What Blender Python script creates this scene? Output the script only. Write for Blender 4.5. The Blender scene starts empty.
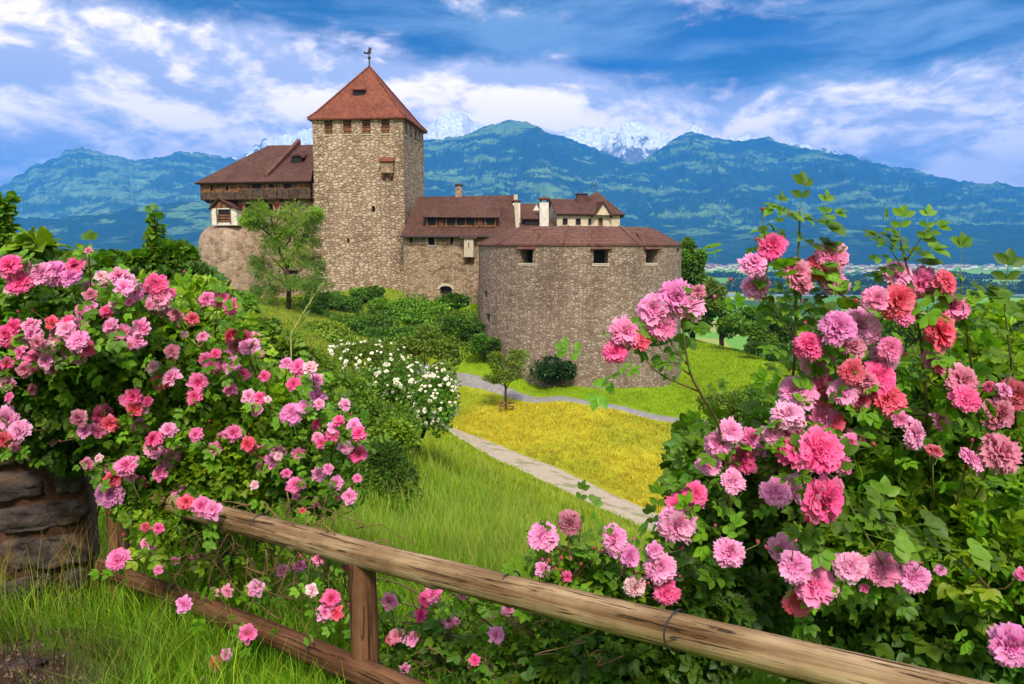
import bpy, bmesh, math, random
import numpy as np
from mathutils import Vector, Matrix
R = math.radians
random.seed(7); rng = np.random.default_rng(7)
S = bpy.context.scene
col = S.collection

# ------------------------------------------------------------------ camera
F = 750.0; CX, CY = 512.0, 342.0; PITCH = math.atan(92/750.0)
cd = bpy.data.cameras.new("camera"); cam = bpy.data.objects.new("camera", cd); col.objects.link(cam)
cd.sensor_width = 36; cd.lens = F/1024*36; cd.clip_start = 0.05; cd.clip_end = 90000
cam.location = (0, 0, 0); cam.rotation_euler = (R(90)-PITCH, 0, 0)
S.camera = cam
cp, sp = math.cos(PITCH), math.sin(PITCH)
def P(px, py, d):
    """world point seen at a place of the photograph, at horizontal distance d ahead"""
    a, b = (px-CX)/F, (CY-py)/F
    x, y, z = a, cp+b*sp, -sp+b*cp
    return Vector((x*d/y, d, z*d/y))

# ------------------------------------------------------------------ light
SUN_EL, SUN_AZ = R(47), R(172)          # azimuth clockwise from +Y (ahead of the camera)
S.render.engine = 'CYCLES'
S.cycles.use_denoising = True
S.cycles.max_bounces = 6; S.cycles.diffuse_bounces = 3; S.cycles.glossy_bounces = 2
S.cycles.transmission_bounces = 4; S.cycles.volume_bounces = 1; S.cycles.transparent_max_bounces = 8
S.cycles.caustics_reflective = False; S.cycles.caustics_refractive = False
S.view_settings.view_transform = 'Standard'; S.view_settings.look = 'None'
S.view_settings.exposure = 0.80; S.view_settings.gamma = 1.0

def nd(nt, typ, loc=None, **kw):
    n = nt.nodes.new(typ)
    for k, v in kw.items():
        if k in n.inputs: n.inputs[k].default_value = v
        else: setattr(n, k, v)
    return n
def mth(nt, op, a, b=None, c=None, clamp=False):
    n = nt.nodes.new('ShaderNodeMath'); n.operation = op; n.use_clamp = clamp
    for i, v in enumerate((a, b, c)):
        if v is None: continue
        if isinstance(v, (int, float)): n.inputs[i].default_value = v
        else: nt.links.new(v, n.inputs[i])
    return n.outputs[0]
def mix(nt, fac, a, b, mode='MIX'):
    n = nt.nodes.new('ShaderNodeMix'); n.data_type = 'RGBA'; n.blend_type = mode; n.clamp_factor = True
    for i, v in ((0, fac), (6, a), (7, b)):
        if isinstance(v, (int, float)): n.inputs[i].default_value = v
        elif isinstance(v, (tuple, list)): n.inputs[i].default_value = (*v[:3], 1)
        else: nt.links.new(v, n.inputs[i])
    return n.outputs[2]
def mrange(nt, v, a, b, c=0.0, d=1.0, smooth=True):
    n = nt.nodes.new('ShaderNodeMapRange'); n.interpolation_type = 'SMOOTHSTEP' if smooth else 'LINEAR'
    nt.links.new(v, n.inputs[0])
    for i, x in enumerate((a, b, c, d)): n.inputs[i+1].default_value = x
    return n.outputs[0]
def noise(nt, vec, scale, detail=4, rough=0.55, dist=0.0):
    n = nt.nodes.new('ShaderNodeTexNoise'); n.inputs['Scale'].default_value = scale
    n.inputs['Detail'].default_value = detail; n.inputs['Roughness'].default_value = rough
    n.inputs['Distortion'].default_value = dist
    if vec is not None: nt.links.new(vec, n.inputs['Vector'])
    return n.outputs['Fac']
def mapping(nt, vec, scale=(1, 1, 1), loc=(0, 0, 0), rot=(0, 0, 0)):
    n = nt.nodes.new('ShaderNodeMapping'); nt.links.new(vec, n.inputs['Vector'])
    n.inputs['Scale'].default_value = scale; n.inputs['Location'].default_value = loc
    n.inputs['Rotation'].default_value = rot
    return n.outputs[0]

W = bpy.data.worlds.new("World"); S.world = W; W.use_nodes = True
nt = W.node_tree; nt.nodes.clear()
out = nd(nt, 'ShaderNodeOutputWorld'); bg = nd(nt, 'ShaderNodeBackground'); bg.inputs[1].default_value = 0.125
sky = nt.nodes.new('ShaderNodeTexSky'); sky.sky_type = 'NISHITA'; sky.sun_disc = False
sky.sun_elevation = SUN_EL; sky.sun_rotation = SUN_AZ
tc = nd(nt, 'ShaderNodeTexCoord'); gen = tc.outputs['Generated']
sep = nd(nt, 'ShaderNodeSeparateXYZ'); nt.links.new(gen, sep.inputs[0])
el = sep.outputs[2]
skyc = mix(nt, 1.0, sky.outputs[0], (0.01, 0.10, 0.28), 'MULTIPLY')
wn = nt.nodes.new('ShaderNodeTexNoise'); wn.inputs['Scale'].default_value = 4.0; wn.inputs['Detail'].default_value = 5
nt.links.new(mapping(nt, gen, (1, 1, 1.6)), wn.inputs['Vector'])
wv = nt.nodes.new('ShaderNodeVectorMath'); wv.operation = 'MULTIPLY_ADD'; nt.links.new(wn.outputs['Color'], wv.inputs[0]); wv.inputs[1].default_value = (.16, .16, .07)
nt.links.new(gen, wv.inputs[2]); gw = wv.outputs[0]
e2 = mth(nt, 'ADD', el, mth(nt, 'MULTIPLY', sep.outputs[0], 0.10))
low = mrange(nt, e2, 0.165, 0.275, 1.0, 0.0)
n1 = noise(nt, mapping(nt, gw, (1, 1, 2.3), (.35, .2, .6)), 4.2, 12, .58)
n1u = noise(nt, mapping(nt, gw, (1, 1, 2.3), (.35, .2, .6-.07)), 4.2, 6, .58)
n2 = noise(nt, mapping(nt, gw, (1, 1, 2.6), (3.1, 1.2, .4)), 8.0, 10, .62)
n3 = noise(nt, mapping(nt, gw, (1, 1, 4.2), (7.1, 2.2, 0)), 2.4, 8, .55)
n4 = noise(nt, mapping(nt, gw, (1, 1, 6.5), (1.7, 4.2, 2)), 3.6, 9, .6)
# broad slabs of blue-grey cloud high up
slabd = mrange(nt, n3, 0.37, 0.56)
slabc = mix(nt, mrange(nt, n4, .36, .62), (0.05, 0.35, 0.95), (1.6, 2.3, 3.3))
c_a = mix(nt, mth(nt, 'MULTIPLY', slabd, .9), skyc, slabc)
lav = mix(nt, mrange(nt, n2, .32, .68), (3.2, 3.4, 4.4), (8.2, 7.4, 7.6))
c_a = mix(nt, mrange(nt, mth(nt, 'ADD', e2, mth(nt, 'MULTIPLY', mth(nt, 'SUBTRACT', n1, .5), -.35)), .13, .24, .88, 0.0), c_a, lav)
# torn white cumulus in the lower sky
dens = mrange(nt, mth(nt, 'ADD', n1, mth(nt, 'SUBTRACT', mth(nt, 'MULTIPLY', low, 0.40), 0.09)), 0.44, 0.66)
lit = mth(nt, 'ADD', mth(nt, 'MULTIPLY', mth(nt, 'SUBTRACT', n1, n1u), 2.2), mth(nt, 'MULTIPLY', n2, 1.0))
white = mix(nt, mrange(nt, lit, .34, .72), (4.0, 3.9, 4.8), (12.0, 9.8, 9.0))
skyout = mix(nt, dens, c_a, white)
# unseen closed cloud cover added behind and above the camera for neutral fill light
back = mrange(nt, sep.outputs[1], 0.60, 0.0, 0.0, 0.92)
skyout = mix(nt, back, skyout, mix(nt, mrange(nt, n3, .35, .65), (5.2, 5.2, 5.4), (8.2, 7.9, 7.6)))
nt.links.new(skyout, bg.inputs[0]); nt.links.new(bg.outputs[0], out.inputs[0])

sl = bpy.data.lights.new("sun", 'SUN'); sun = bpy.data.objects.new("sun", sl); col.objects.link(sun)
sl.energy = 3.0; sl.angle = R(10.0); sl.color = (1.0, 0.91, 0.76)
sdir = Vector((math.sin(SUN_AZ)*math.cos(SUN_EL), math.cos(SUN_AZ)*math.cos(SUN_EL), math.sin(SUN_EL)))
sun.rotation_euler = sdir.to_track_quat('Z', 'Y').to_euler()

# ------------------------------------------------------------------ object helpers
def tag(o, label=None, cat=None, group=None, kind=None):
    if label: o['label'] = label
    if cat: o['category'] = cat
    if group: o['group'] = group
    if kind: o['kind'] = kind
    return o
def empty(name, loc, label=None, cat=None, group=None):
    o = bpy.data.objects.new(name, None); col.objects.link(o); o.location = loc
    o.empty_display_size = 0.2
    return tag(o, label, cat, group)
def link(name, me, parent=None, loc=None):
    o = bpy.data.objects.new(name, me); col.objects.link(o)
    if loc is not None: o.location = loc
    if parent is not None:
        o.parent = parent
    return o
def npmesh(name, V, Fq, mat, colr=None, smooth=False, mats=None, midx=None):
    """V (n,3), Fq: list of arrays of faces with equal size (m,k)"""
    me = bpy.data.meshes.new(name)
    V = np.asarray(V, dtype=np.float32)
    Fq = Fq if isinstance(Fq, list) else [Fq]
    Fq = [np.asarray(f, dtype=np.int32) for f in Fq if len(f)]
    nl = sum(f.size for f in Fq); nf = sum(len(f) for f in Fq)
    me.vertices.add(len(V)); me.vertices.foreach_set('co', V.ravel())
    me.loops.add(nl); me.loops.foreach_set('vertex_index', np.concatenate([f.ravel() for f in Fq]))
    sizes = np.concatenate([np.full(len(f), f.shape[1], np.int32) for f in Fq])
    starts = np.concatenate([[0], np.cumsum(sizes)[:-1]]).astype(np.int32)
    me.polygons.add(nf); me.polygons.foreach_set('loop_start', starts)
    try: me.polygons.foreach_set('loop_total', sizes)
    except Exception: pass
    if smooth: me.polygons.foreach_set('use_smooth', np.ones(nf, dtype=bool))
    if colr is not None:
        a = me.color_attributes.new('Col', 'FLOAT_COLOR', 'POINT')
        c = np.ones((len(V), 4), np.float32); c[:, :3] = colr
        a.data.foreach_set('color', c.ravel())
    for m in (mats or [mat]): me.materials.append(m)
    if midx is not None: me.polygons.foreach_set('material_index', np.asarray(midx, np.int32))
    me.update(calc_edges=True); me.validate()
    return me
class MB:
    """collects vertices and faces; builds ONE mesh object"""
    def __init__(s): s.v = []; s.f = []
    def add(s, vs, fs):
        n = len(s.v); s.v += [tuple(v) for v in vs]; s.f += [tuple(i+n for i in f) for f in fs]; return s
    def hexa(s, b, t):
        """b,t: four bottom and four top points, counter-clockwise from above"""
        return s.add(list(b)+list(t), [(3, 2, 1, 0), (4, 5, 6, 7), (0, 1, 5, 4), (1, 2, 6, 5), (2, 3, 7, 6), (3, 0, 4, 7)])
    def box(s, c, d, M=None):
        x, y, z = (i/2 for i in d)
        q = [(-x, -y), (x, -y), (x, y), (-x, y)]
        vs = [Vector((a, b, -z)) for a, b in q]+[Vector((a, b, z)) for a, b in q]
        if M is not None: vs = [M @ v for v in vs]
        vs = [v+Vector(c) for v in vs]
        return s.hexa(vs[:4], vs[4:])
    def tube(s, pts, rad, n=8):
        pts = [Vector(p) for p in pts]; k = len(pts)
        rad = rad if isinstance(rad, (list, tuple)) else [rad]*k
        base = len(s.v); up = Vector((0, 0, 1)); prev = None
        for i, p in enumerate(pts):
            t = (pts[min(i+1, k-1)]-pts[max(i-1, 0)]).normalized()
            if prev is None:
                a = t.cross(up if abs(t.z) < .9 else Vector((1, 0, 0))).normalized()
            else:
                a = (prev - t*prev.dot(t)).normalized()
            prev = a; b = t.cross(a)
            for j in range(n):
                w = 2*math.pi*j/n
                s.v.append(tuple(p+(a*math.cos(w)+b*math.sin(w))*rad[i]))
        for i in range(k-1):
            for j in range(n):
                a0 = base+i*n+j; a1 = base+i*n+(j+1) % n
                s.f.append((a0, a1, a1+n, a0+n))
        s.f.append(tuple(base+j for j in reversed(range(n))))
        s.f.append(tuple(base+(k-1)*n+j for j in range(n)))
        return s
    def build(s, name, mat, parent=None, smooth=False, bevel=0):
        me = bpy.data.meshes.new(name); me.from_pydata(s.v, [], s.f); me.materials.append(mat)
        bm = bmesh.new(); bm.from_mesh(me); bmesh.ops.recalc_face_normals(bm, faces=bm.faces)
        if bevel: bmesh.ops.bevel(bm, geom=bm.edges, offset=bevel, segments=1, affect='EDGES')
        bm.to_mesh(me); bm.free()
        if smooth: me.polygons.foreach_set('use_smooth', np.ones(len(me.polygons), dtype=bool))
        o = bpy.data.objects.new(name, me); col.objects.link(o)
        if parent is not None:
            o.parent = parent; o.matrix_parent_inverse = Matrix.Translation(world_loc(parent)).inverted()
        return o
def world_loc(o):
    v = Vector(o.location)
    if o.parent is not None and o.type == 'EMPTY': v += world_loc(o.parent)
    return v if o.type == 'EMPTY' or o.parent is None else Vector((0, 0, 0))

# ------------------------------------------------------------------ numpy noise
def vnoise(x, y, seed=0):
    xi = np.floor(x).astype(np.int64); yi = np.floor(y).astype(np.int64); xf = x-xi; yf = y-yi
    def h(a, b):
        n = (a*374761393 + b*668265263 + seed*974634777) & 0xFFFFFFFF
        n = ((n ^ (n >> 13))*1274126177) & 0xFFFFFFFF
        return ((n ^ (n >> 16)) & 0xFFFF)/65535.0
    u = xf*xf*xf*(xf*(xf*6-15)+10); v = yf*yf*yf*(yf*(yf*6-15)+10)
    a = h(xi, yi)*(1-u)+h(xi+1, yi)*u; b = h(xi, yi+1)*(1-u)+h(xi+1, yi+1)*u
    return a*(1-v)+b*v
def fbm(x, y, o=5, seed=0, ridged=False, gain=.5):
    s = 0; a = 1; t = 0
    for i in range(o):
        n = vnoise(x*2**i+17.3*i, y*2**i-9.1*i, seed+i)
        if ridged: n = 1-abs(2*n-1)
        s = s+a*n; t += a; a *= gain
    return s/t

# ------------------------------------------------------------------ materials
def newmat(name):
    m = bpy.data.materials.new(name); m.use_nodes = True
    nt = m.node_tree; b = nt.nodes['Principled BSDF']
    return m, nt, b
def setb(b, rough=.9, spec=.2):
    b.inputs['Roughness'].default_value = rough; b.inputs['Specular IOR Level'].default_value = spec
def bump(nt, b, h, strength, dist):
    n = nt.nodes.new('ShaderNodeBump'); n.inputs['Strength'].default_value = strength; n.inputs['Distance'].default_value = dist
    nt.links.new(h, n.inputs['Height']); nt.links.new(n.outputs[0], b.inputs['Normal'])
def objc(nt):
    return nt.nodes.new('ShaderNodeTexCoord').outputs['Object']

def stone_mat(name, size, c_dark, c_mid, c_light, mortar, flat=1.6, bstr=.9):
    m, nt, b = newmat(name); setb(b, .95, .1)
    oc = objc(nt)
    wob = nt.nodes.new('ShaderNodeTexNoise'); wob.inputs['Scale'].default_value = 1.3/size; wob.inputs['Detail'].default_value = 2
    nt.links.new(oc, wob.inputs['Vector'])
    va = nt.nodes.new('ShaderNodeVectorMath'); va.operation = 'MULTIPLY_ADD'
    nt.links.new(wob.outputs['Color'], va.inputs[0]); va.inputs[1].default_value = (size*.5,)*3; nt.links.new(oc, va.inputs[2])
    mp = mapping(nt, va.outputs[0], (1/size, 1/size, flat/size))
    ve = nt.nodes.new('ShaderNodeTexVoronoi'); ve.feature = 'DISTANCE_TO_EDGE'; nt.links.new(mp, ve.inputs['Vector']); ve.inputs['Scale'].default_value = 1
    ve.inputs['Randomness'].default_value = .82; vc = nt.nodes.new('ShaderNodeTexVoronoi'); vc.inputs['Randomness'].default_value = .82; nt.links.new(mp, vc.inputs['Vector']); vc.inputs['Scale'].default_value = 1
    sx = nt.nodes.new('ShaderNodeSeparateColor'); nt.links.new(vc.outputs['Color'], sx.inputs[0])
    cr = nt.nodes.new('ShaderNodeValToRGB'); nt.links.new(sx.outputs[0], cr.inputs[0])
    e = cr.color_ramp.elements; e[0].position = 0; e[0].color = (*c_dark, 1); e[1].position = 1; e[1].color = (*c_light, 1)
    k = e.new(.45); k.color = (*c_mid, 1)
    c = mix(nt, mrange(nt, noise(nt, oc, 2.5/size, 5, .7), .3, .75), cr.outputs[0], mix(nt, .5, cr.outputs[0], c_dark), )
    edge = mrange(nt, ve.outputs['Distance'], .01, .12)
    c = mix(nt, edge, mortar, c)
    # weather streaks and lichen stains in large soft shapes
    st = noise(nt, mapping(nt, oc, (.35, .35, .12)), 1.0, 6, .65)
    c = mix(nt, mrange(nt, st, .42, .68, 0, .55), c, mix(nt, 1, c, (.55, .52, .5), 'MULTIPLY'))
    nt.links.new(c, b.inputs['Base Color'])
    h = mth(nt, 'ADD', mth(nt, 'MULTIPLY', edge, 1.0), mth(nt, 'MULTIPLY', noise(nt, oc, 5/size, 4, .6), .5))
    bump(nt, b, h, bstr, size*.22)
    return m
M_tower = stone_mat('tower_stone', .66, (.33, .215, .14), (.52, .38, .26), (.66, .52, .385), (.29, .20, .135), 1.9)
M_bast = stone_mat('bastion_stone', .42, (.21, .145, .11), (.345, .25, .195), (.50, .39, .315), (.26, .185, .145), 1.7)
M_wallst = stone_mat('wing_stone', .5, (.2, .13, .075), (.42, .29, .19), (.54, .40, .27), (.3, .21, .14), 1.8, .6)
M_round = stone_mat('rounded_bastion_stone', .75, (.2, .14, .09), (.40, .28, .2), (.48, .36, .26), (.36, .25, .18), 1.2, .5)

def roof_mat(name, c1, c2, tile=.32):
    m, nt, b = newmat(name); setb(b, .8, .25)
    oc = objc(nt)
    sz = nt.nodes.new('ShaderNodeSeparateXYZ'); nt.links.new(oc, sz.inputs[0])
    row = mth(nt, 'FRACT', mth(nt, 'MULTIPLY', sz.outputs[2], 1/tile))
    mp = mapping(nt, oc, (1/tile*1.3, 1/tile*1.3, 1/tile))
    wn = nt.nodes.new('ShaderNodeTexVoronoi'); nt.links.new(mp, wn.inputs['Vector']); wn.inputs['Scale'].default_value = 1
    sx = nt.nodes.new('ShaderNodeSeparateColor'); nt.links.new(wn.outputs['Color'], sx.inputs[0])
    c = mix(nt, sx.outputs[0], c1, c2)
    c = mix(nt, mrange(nt, noise(nt, oc, .35, 6, .7), .35, .7, 0, .7), c, mix(nt, 1, c, (.62, .55, .52), 'MULTIPLY'))
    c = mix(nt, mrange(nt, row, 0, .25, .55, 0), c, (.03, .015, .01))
    nt.links.new(c, b.inputs['Base Color'])
    bump(nt, b, mth(nt, 'ADD', row, mth(nt, 'MULTIPLY', sx.outputs[1], .5)), .8, .08)
    return m
M_roof = roof_mat('red_tile_roof', (.30, .09, .05), (.17, .055, .034))
M_roofb = roof_mat('brown_tile_roof', (.145, .062, .044), (.075, .037, .029))
M_roofm = roof_mat('weathered_tile_roof', (.20, .09, .064), (.11, .053, .041))

def plain(name, c, rough=.8, spec=.25, var=.25, sc=6.0, bmp=.2):
    m, nt, b = newmat(name); setb(b, rough, spec)
    oc = objc(nt)
    n = noise(nt, oc, sc, 6, .65)
    cc = mix(nt, mrange(nt, n, .3, .7), tuple(x*(1-var) for x in c), tuple(min(1, x*(1+var)) for x in c))
    nt.links.new(cc, b.inputs['Base Color'])
    if bmp: bump(nt, b, n, bmp, .02)
    return m
M_plaster = plain('cream_plaster', (.62, .50, .34), .9, .1, .18, 1.2)
M_white = plain('white_render', (.68, .62, .54), .9, .1, .15, 2)
M_dark = plain('dark_opening', (.012, .009, .008), .6, .3, .3, 3)
M_trim = plain('stone_trim', (.5, .42, .32), .9, .1, .2, 3)
M_red = plain('red_paint', (.55, .02, .015), .6, .3, .1, 3)
M_iron = plain('iron', (.03, .028, .03), .5, .4, .3, 10)
M_soil = plain('soil', (.07, .045, .03), .95, .1, .5, 8, .6)

def wood_mat(name, c1, c2, axis=2, sc=14.0, crack=.6, stretch=.06, bs=.02):
    m, nt, b = newmat(name); setb(b, .85, .15)
    oc = objc(nt); s = [1, 1, 1]; s[axis] = stretch
    mp = mapping(nt, oc, s)
    n = noise(nt, mp, sc, 8, .65, .4); n2 = noise(nt, mp, sc*2.7, 6, .7, .6)
    big = noise(nt, oc, 2.2, 5, .6)
    c = mix(nt, mrange(nt, n, .3, .7), c1, c2)
    c = mix(nt, mrange(nt, big, .38, .62, 0, .85), c, mix(nt, 1, c, (.5, .42, .36), 'MULTIPLY'))
    cr = mrange(nt, n2, .40, .43, 1, 0)
    thin = mth(nt, 'MULTIPLY', cr, crack)
    c = mix(nt, thin, c, tuple(x*.12 for x in c1))
    nt.links.new(c, b.inputs['Base Color'])
    bump(nt, b, mth(nt, 'SUBTRACT', n, mth(nt, 'MULTIPLY', cr, .7)), .9, bs)
    return m
M_log = wood_mat('weathered_log', (.18, .095, .045), (.50, .35, .20), sc=30, crack=.85, stretch=.035, bs=.008)
M_log2 = wood_mat('brown_log', (.08, .034, .017), (.23, .11, .055), sc=26, crack=.7, stretch=.035, bs=.008)
M_gal = wood_mat('gallery_timber', (.16, .07, .035), (.33, .17, .09), 2, 5.0, .8, .05, .05)
M_galg = wood_mat('grey_gallery_timber', (.09, .06, .045), (.17, .12, .09), 2, 5.0, .8, .05, .05)
M_bark = wood_mat('bark', (.05, .032, .02), (.11, .075, .05), 2, 20, .5, .2, .02)

def leaf_mat(name, trans=.35, rough=.5, spec=.35, nscale=25.0, boost=(1.35, 1.5, .5)):
    m, nt, b = newmat(name); setb(b, rough, spec)
    a = nt.nodes.new('ShaderNodeAttribute'); a.attribute_name = 'Col'
    oc = objc(nt)
    c = mix(nt, mrange(nt, noise(nt, oc, nscale, 2), .35, .65), mix(nt, 1, a.outputs[0], (.8, .8, .85), 'MULTIPLY'), a.outputs[0])
    nt.links.new(c, b.inputs['Base Color'])
    t = nt.nodes.new('ShaderNodeBsdfTranslucent')
    nt.links.new(mix(nt, 1, c, boost, 'MULTIPLY'), t.inputs[0])
    ms = nt.nodes.new('ShaderNodeMixShader'); ms.inputs[0].default_value = trans
    nt.links.new(b.outputs[0], ms.inputs[1]); nt.links.new(t.outputs[0], ms.inputs[2])
    nt.links.new(ms.outputs[0], nt.nodes['Material Output'].inputs[0])
    return m
M_leaf = leaf_mat('leaf'); M_grass = leaf_mat('grass_blade', .3, .6, .2, 3.0, (1.2, 1.3, .6))
M_vcol, nt_, b_ = newmat('hill_cover'); setb(b_, 1, .05)
a_ = nt_.nodes.new('ShaderNodeAttribute'); a_.attribute_name = 'Col'
oc_ = objc(nt_)
nt_.links.new(mix(nt_, mrange(nt_, noise(nt_, oc_, .012, 8, .75), .3, .7), mix(nt_, 1, a_.outputs[0], (.55, .55, .6), 'MULTIPLY'), mix(nt_, 1, a_.outputs[0], (1.25, 1.25, 1.2), 'MULTIPLY')), b_.inputs['Base Color'])

def petal_mat(name):
    m, nt, b = newmat(name); setb(b, .6, .15)
    oi = nt.nodes.new('ShaderNodeObjectInfo'); a = nt.nodes.new('ShaderNodeAttribute'); a.attribute_name = 'Col'
    sc = nt.nodes.new('ShaderNodeSeparateColor'); nt.links.new(a.outputs[0], sc.inputs[0])
    base = oi.outputs['Color']
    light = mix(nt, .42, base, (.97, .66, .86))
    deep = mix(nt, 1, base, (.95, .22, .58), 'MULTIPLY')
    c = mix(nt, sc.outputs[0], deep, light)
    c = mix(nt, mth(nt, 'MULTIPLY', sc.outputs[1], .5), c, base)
    nt.links.new(c, b.inputs['Base Color'])
    t = nt.nodes.new('ShaderNodeBsdfTranslucent'); nt.links.new(mix(nt, 1, c, (1.1, .75, .8), 'MULTIPLY'), t.inputs[0])
    ms = nt.nodes.new('ShaderNodeMixShader'); ms.inputs[0].default_value = .3
    nt.links.new(b.outputs[0], ms.inputs[1]); nt.links.new(t.outputs[0], ms.inputs[2])
    nt.links.new(ms.outputs[0], nt.nodes['Material Output'].inputs[0])
    return m
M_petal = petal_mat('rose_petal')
M_petalw, nt_, b_ = newmat('white_petal'); setb(b_, .6, .15); oi_ = nt_.nodes.new('ShaderNodeObjectInfo'); nt_.links.new(oi_.outputs['Color'], b_.inputs['Base Color'])
def stem_mat():
    m, nt, b = newmat('rose_cane'); setb(b, .6, .3)
    oc = objc(nt)
    c = mix(nt, mrange(nt, noise(nt, oc, 5, 4), .38, .62), (.10, .13, .03), (.13, .055, .03))
    nt.links.new(c, b.inputs['Base Color']); return m
M_cane = stem_mat()
M_twig = plain('dry_twig', (.20, .11, .06), .85, .15, .4, 15)

# ------------------------------------------------------------------ terrain
ctrl = [  # photo x, photo y, distance
 (-120, 640, 3.6), (50, 645, 3.5), (0, 610, 4.3), (150, 620, 4.0), (300, 640, 3.75), (420, 650, 3.5), (600, 680, 3.3), (560, 640, 4.3), (800, 700, 3.3), (950, 740, 3.0),
 (450, 560, 6.0), (330, 555, 6), (600, 590, 7), (800, 620, 6), (1000, 640, 6), (150, 480, 9), (0, 450, 10), (-200, 430, 12),
 (380, 470, 14), (450, 500, 13), (520, 520, 14), (600, 555, 14), (720, 580, 15), (900, 570, 15), (1050, 560, 15),
 (430, 450, 24), (500, 478, 27), (580, 515, 25), (640, 540, 27), (760, 545, 28), (950, 520, 28),
 (650, 520, 34), (560, 480, 42), (500, 454, 49), (465, 437, 55), (440, 424, 60), (740, 520, 38), (900, 490, 40), (1050, 470, 40),
 (600, 450, 52), (700, 470, 50), (550, 425, 60), (800, 460, 52), (950, 440, 55),
 (690, 422, 63), (620, 407, 68), (560, 397.5, 72), (500, 387, 78), (440, 378, 84), (760, 425, 60), (400, 371, 86),
 (540, 388, 80), (600, 390, 79), (680, 388, 83), (740, 390, 74), (800, 400, 68), (880, 400, 68), (1000, 400, 66),
 (690, 345, 102), (730, 350, 98), (780, 362, 90), (860, 380, 84), (960, 375, 84), (1060, 370, 84),
 (350, 400, 32), (300, 372, 34), (260, 352, 36), (150, 350, 30), (0, 345, 28), (-150, 345, 30),
 (390, 385, 62), (340, 356, 58), (300, 340, 60), (250, 325, 62), (150, 315, 60), (0, 310, 60),
 (440, 350, 87), (480, 362, 84), (420, 322, 95), (380, 310, 96), (405, 300, 101), (340, 296, 103), (290, 298, 102), (220, 302, 104), (150, 300, 100), (60, 300, 95), (-60, 300, 95),
]
pts = [P(*c) for c in ctrl]
pts += [Vector((0, 0, -1.75)), Vector((2, .5, -1.75)), Vector((-2.5, .8, -1.75)), Vector((0, -4, -1.3)), Vector((5, -3, -1.5)), Vector((-5, -2, -1.3)),
        Vector((-8, 3, -1.8)), Vector((8, 3, -2.2)), Vector((0, -20, 3)), Vector((-20, -10, 3)), Vector((20, -10, 0)), Vector((-30, 10, 0)), Vector((30, 12, -6)),
        Vector((0, -100, 25)), Vector((-90, -60, 20)), Vector((90, -60, 5)), Vector((-120, 40, 0)), Vector((110, 40, -16)),
        Vector((-25, 125, -3)), Vector((5, 120, -5)), Vector((20, 120, -10)), Vector((-70, 130, -16)), Vector((60, 130, -28)), Vector((110, 110, -32))]
for a in np.linspace(-math.pi, math.pi, 25)[:-1]:
    for rr, zz in ((230, -52), (420, -100)):
        f = math.cos(a)
        pts.append(Vector((rr*math.sin(a), rr*math.cos(a), zz if f > -.3 else zz*.1+20)))
PT = np.array([tuple(p) for p in pts])
def warp(x, y):
    r = np.hypot(x, y)+1e-9; q = np.log1p(r/6.0)
    return x/r*q, y/r*q
wx, wy = warp(PT[:, 0], PT[:, 1])
def kern(r): return np.where(r > 1e-9, r*r*np.log(np.maximum(r, 1e-9)), 0)
n_ = len(PT)
K = kern(np.hypot(wx[:, None]-wx[None], wy[:, None]-wy[None]))+np.eye(n_)*2e-3
A = np.zeros((n_+3, n_+3)); A[:n_, :n_] = K; A[:n_, n_] = 1; A[:n_, n_+1] = wx; A[:n_, n_+2] = wy; A[n_:, :n_] = A[:n_, n_:].T
sol = np.linalg.solve(A, np.concatenate([PT[:, 2], [0, 0, 0]]))
VALLEY = -135.0
def H(x, y):
    x = np.asarray(x, float); y = np.asarray(y, float); sh = x.shape
    x = x.ravel(); y = y.ravel(); z = np.zeros_like(x)
    for i in range(0, len(x), 20000):
        a, b = warp(x[i:i+20000], y[i:i+20000])
        z[i:i+20000] = kern(np.hypot(a[:, None]-wx[None], b[:, None]-wy[None])) @ sol[:n_]+sol[n_]+sol[n_+1]*a+sol[n_+2]*b
    r = np.hypot(x, y)
    t = np.clip((r-300)/700, 0, 1); t = t*t*(3-2*t)
    z = z*(1-t)+VALLEY*t*(y > -200)+(1-(y > -200))*t*z
    z = np.maximum(z, VALLEY)
    z += (fbm(x*.35, y*.35, 3, 5)-.5)*np.clip(r*.02, .05, .16)*np.clip((400-r)/100, 0, 1)
    return z.reshape(sh)
def Hs(x, y): return float(H(np.array([x]), np.array([y]))[0])
def ground_at(px, py, d):
    p = P(px, py, d); return Vector((p.x, p.y, Hs(p.x, p.y)))

# road and path centre lines
def curve_xy(lst, n):
    p = np.array([[P(*c).x, P(*c).y] for c in lst])
    t = np.concatenate([[0], np.cumsum(np.hypot(*(p[1:]-p[:-1]).T))]); s = np.linspace(0, t[-1], n)
    x = np.interp(s, t, p[:, 0]); y = np.interp(s, t, p[:, 1])
    for _ in range(12):
        x[1:-1] = (x[:-2]+2*x[1:-1]+x[2:])/4; y[1:-1] = (y[:-2]+2*y[1:-1]+y[2:])/4
    return x, y
road = curve_xy([(405, 369, 87), (440, 376.5, 83.5), (500, 388, 77.5), (560, 398, 72), (620, 408, 67.5), (690, 420, 63), (760, 433, 59), (860, 446, 56), (1000, 450, 54), (1200, 450, 54)], 160)
road = (np.convolve(np.pad(road[0], 12, 'edge'), np.ones(25)/25, 'valid'), np.convolve(np.pad(road[1], 12, 'edge'), np.ones(25)/25, 'valid'))
path = curve_xy([(395, 408, 70), (440, 424, 60), (465, 436, 55), (500, 452, 49), (560, 477, 42), (610, 498, 37), (655, 517, 33.5), (720, 550, 29), (800, 590, 25.5), (900, 630, 23), (1100, 680, 21)], 160)
def dist_to(x, y, line):
    d = np.full(x.shape, 1e9)
    for a, b in zip(*line): d = np.minimum(d, (x-a)**2+(y-b)**2)
    return np.sqrt(d)

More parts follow.
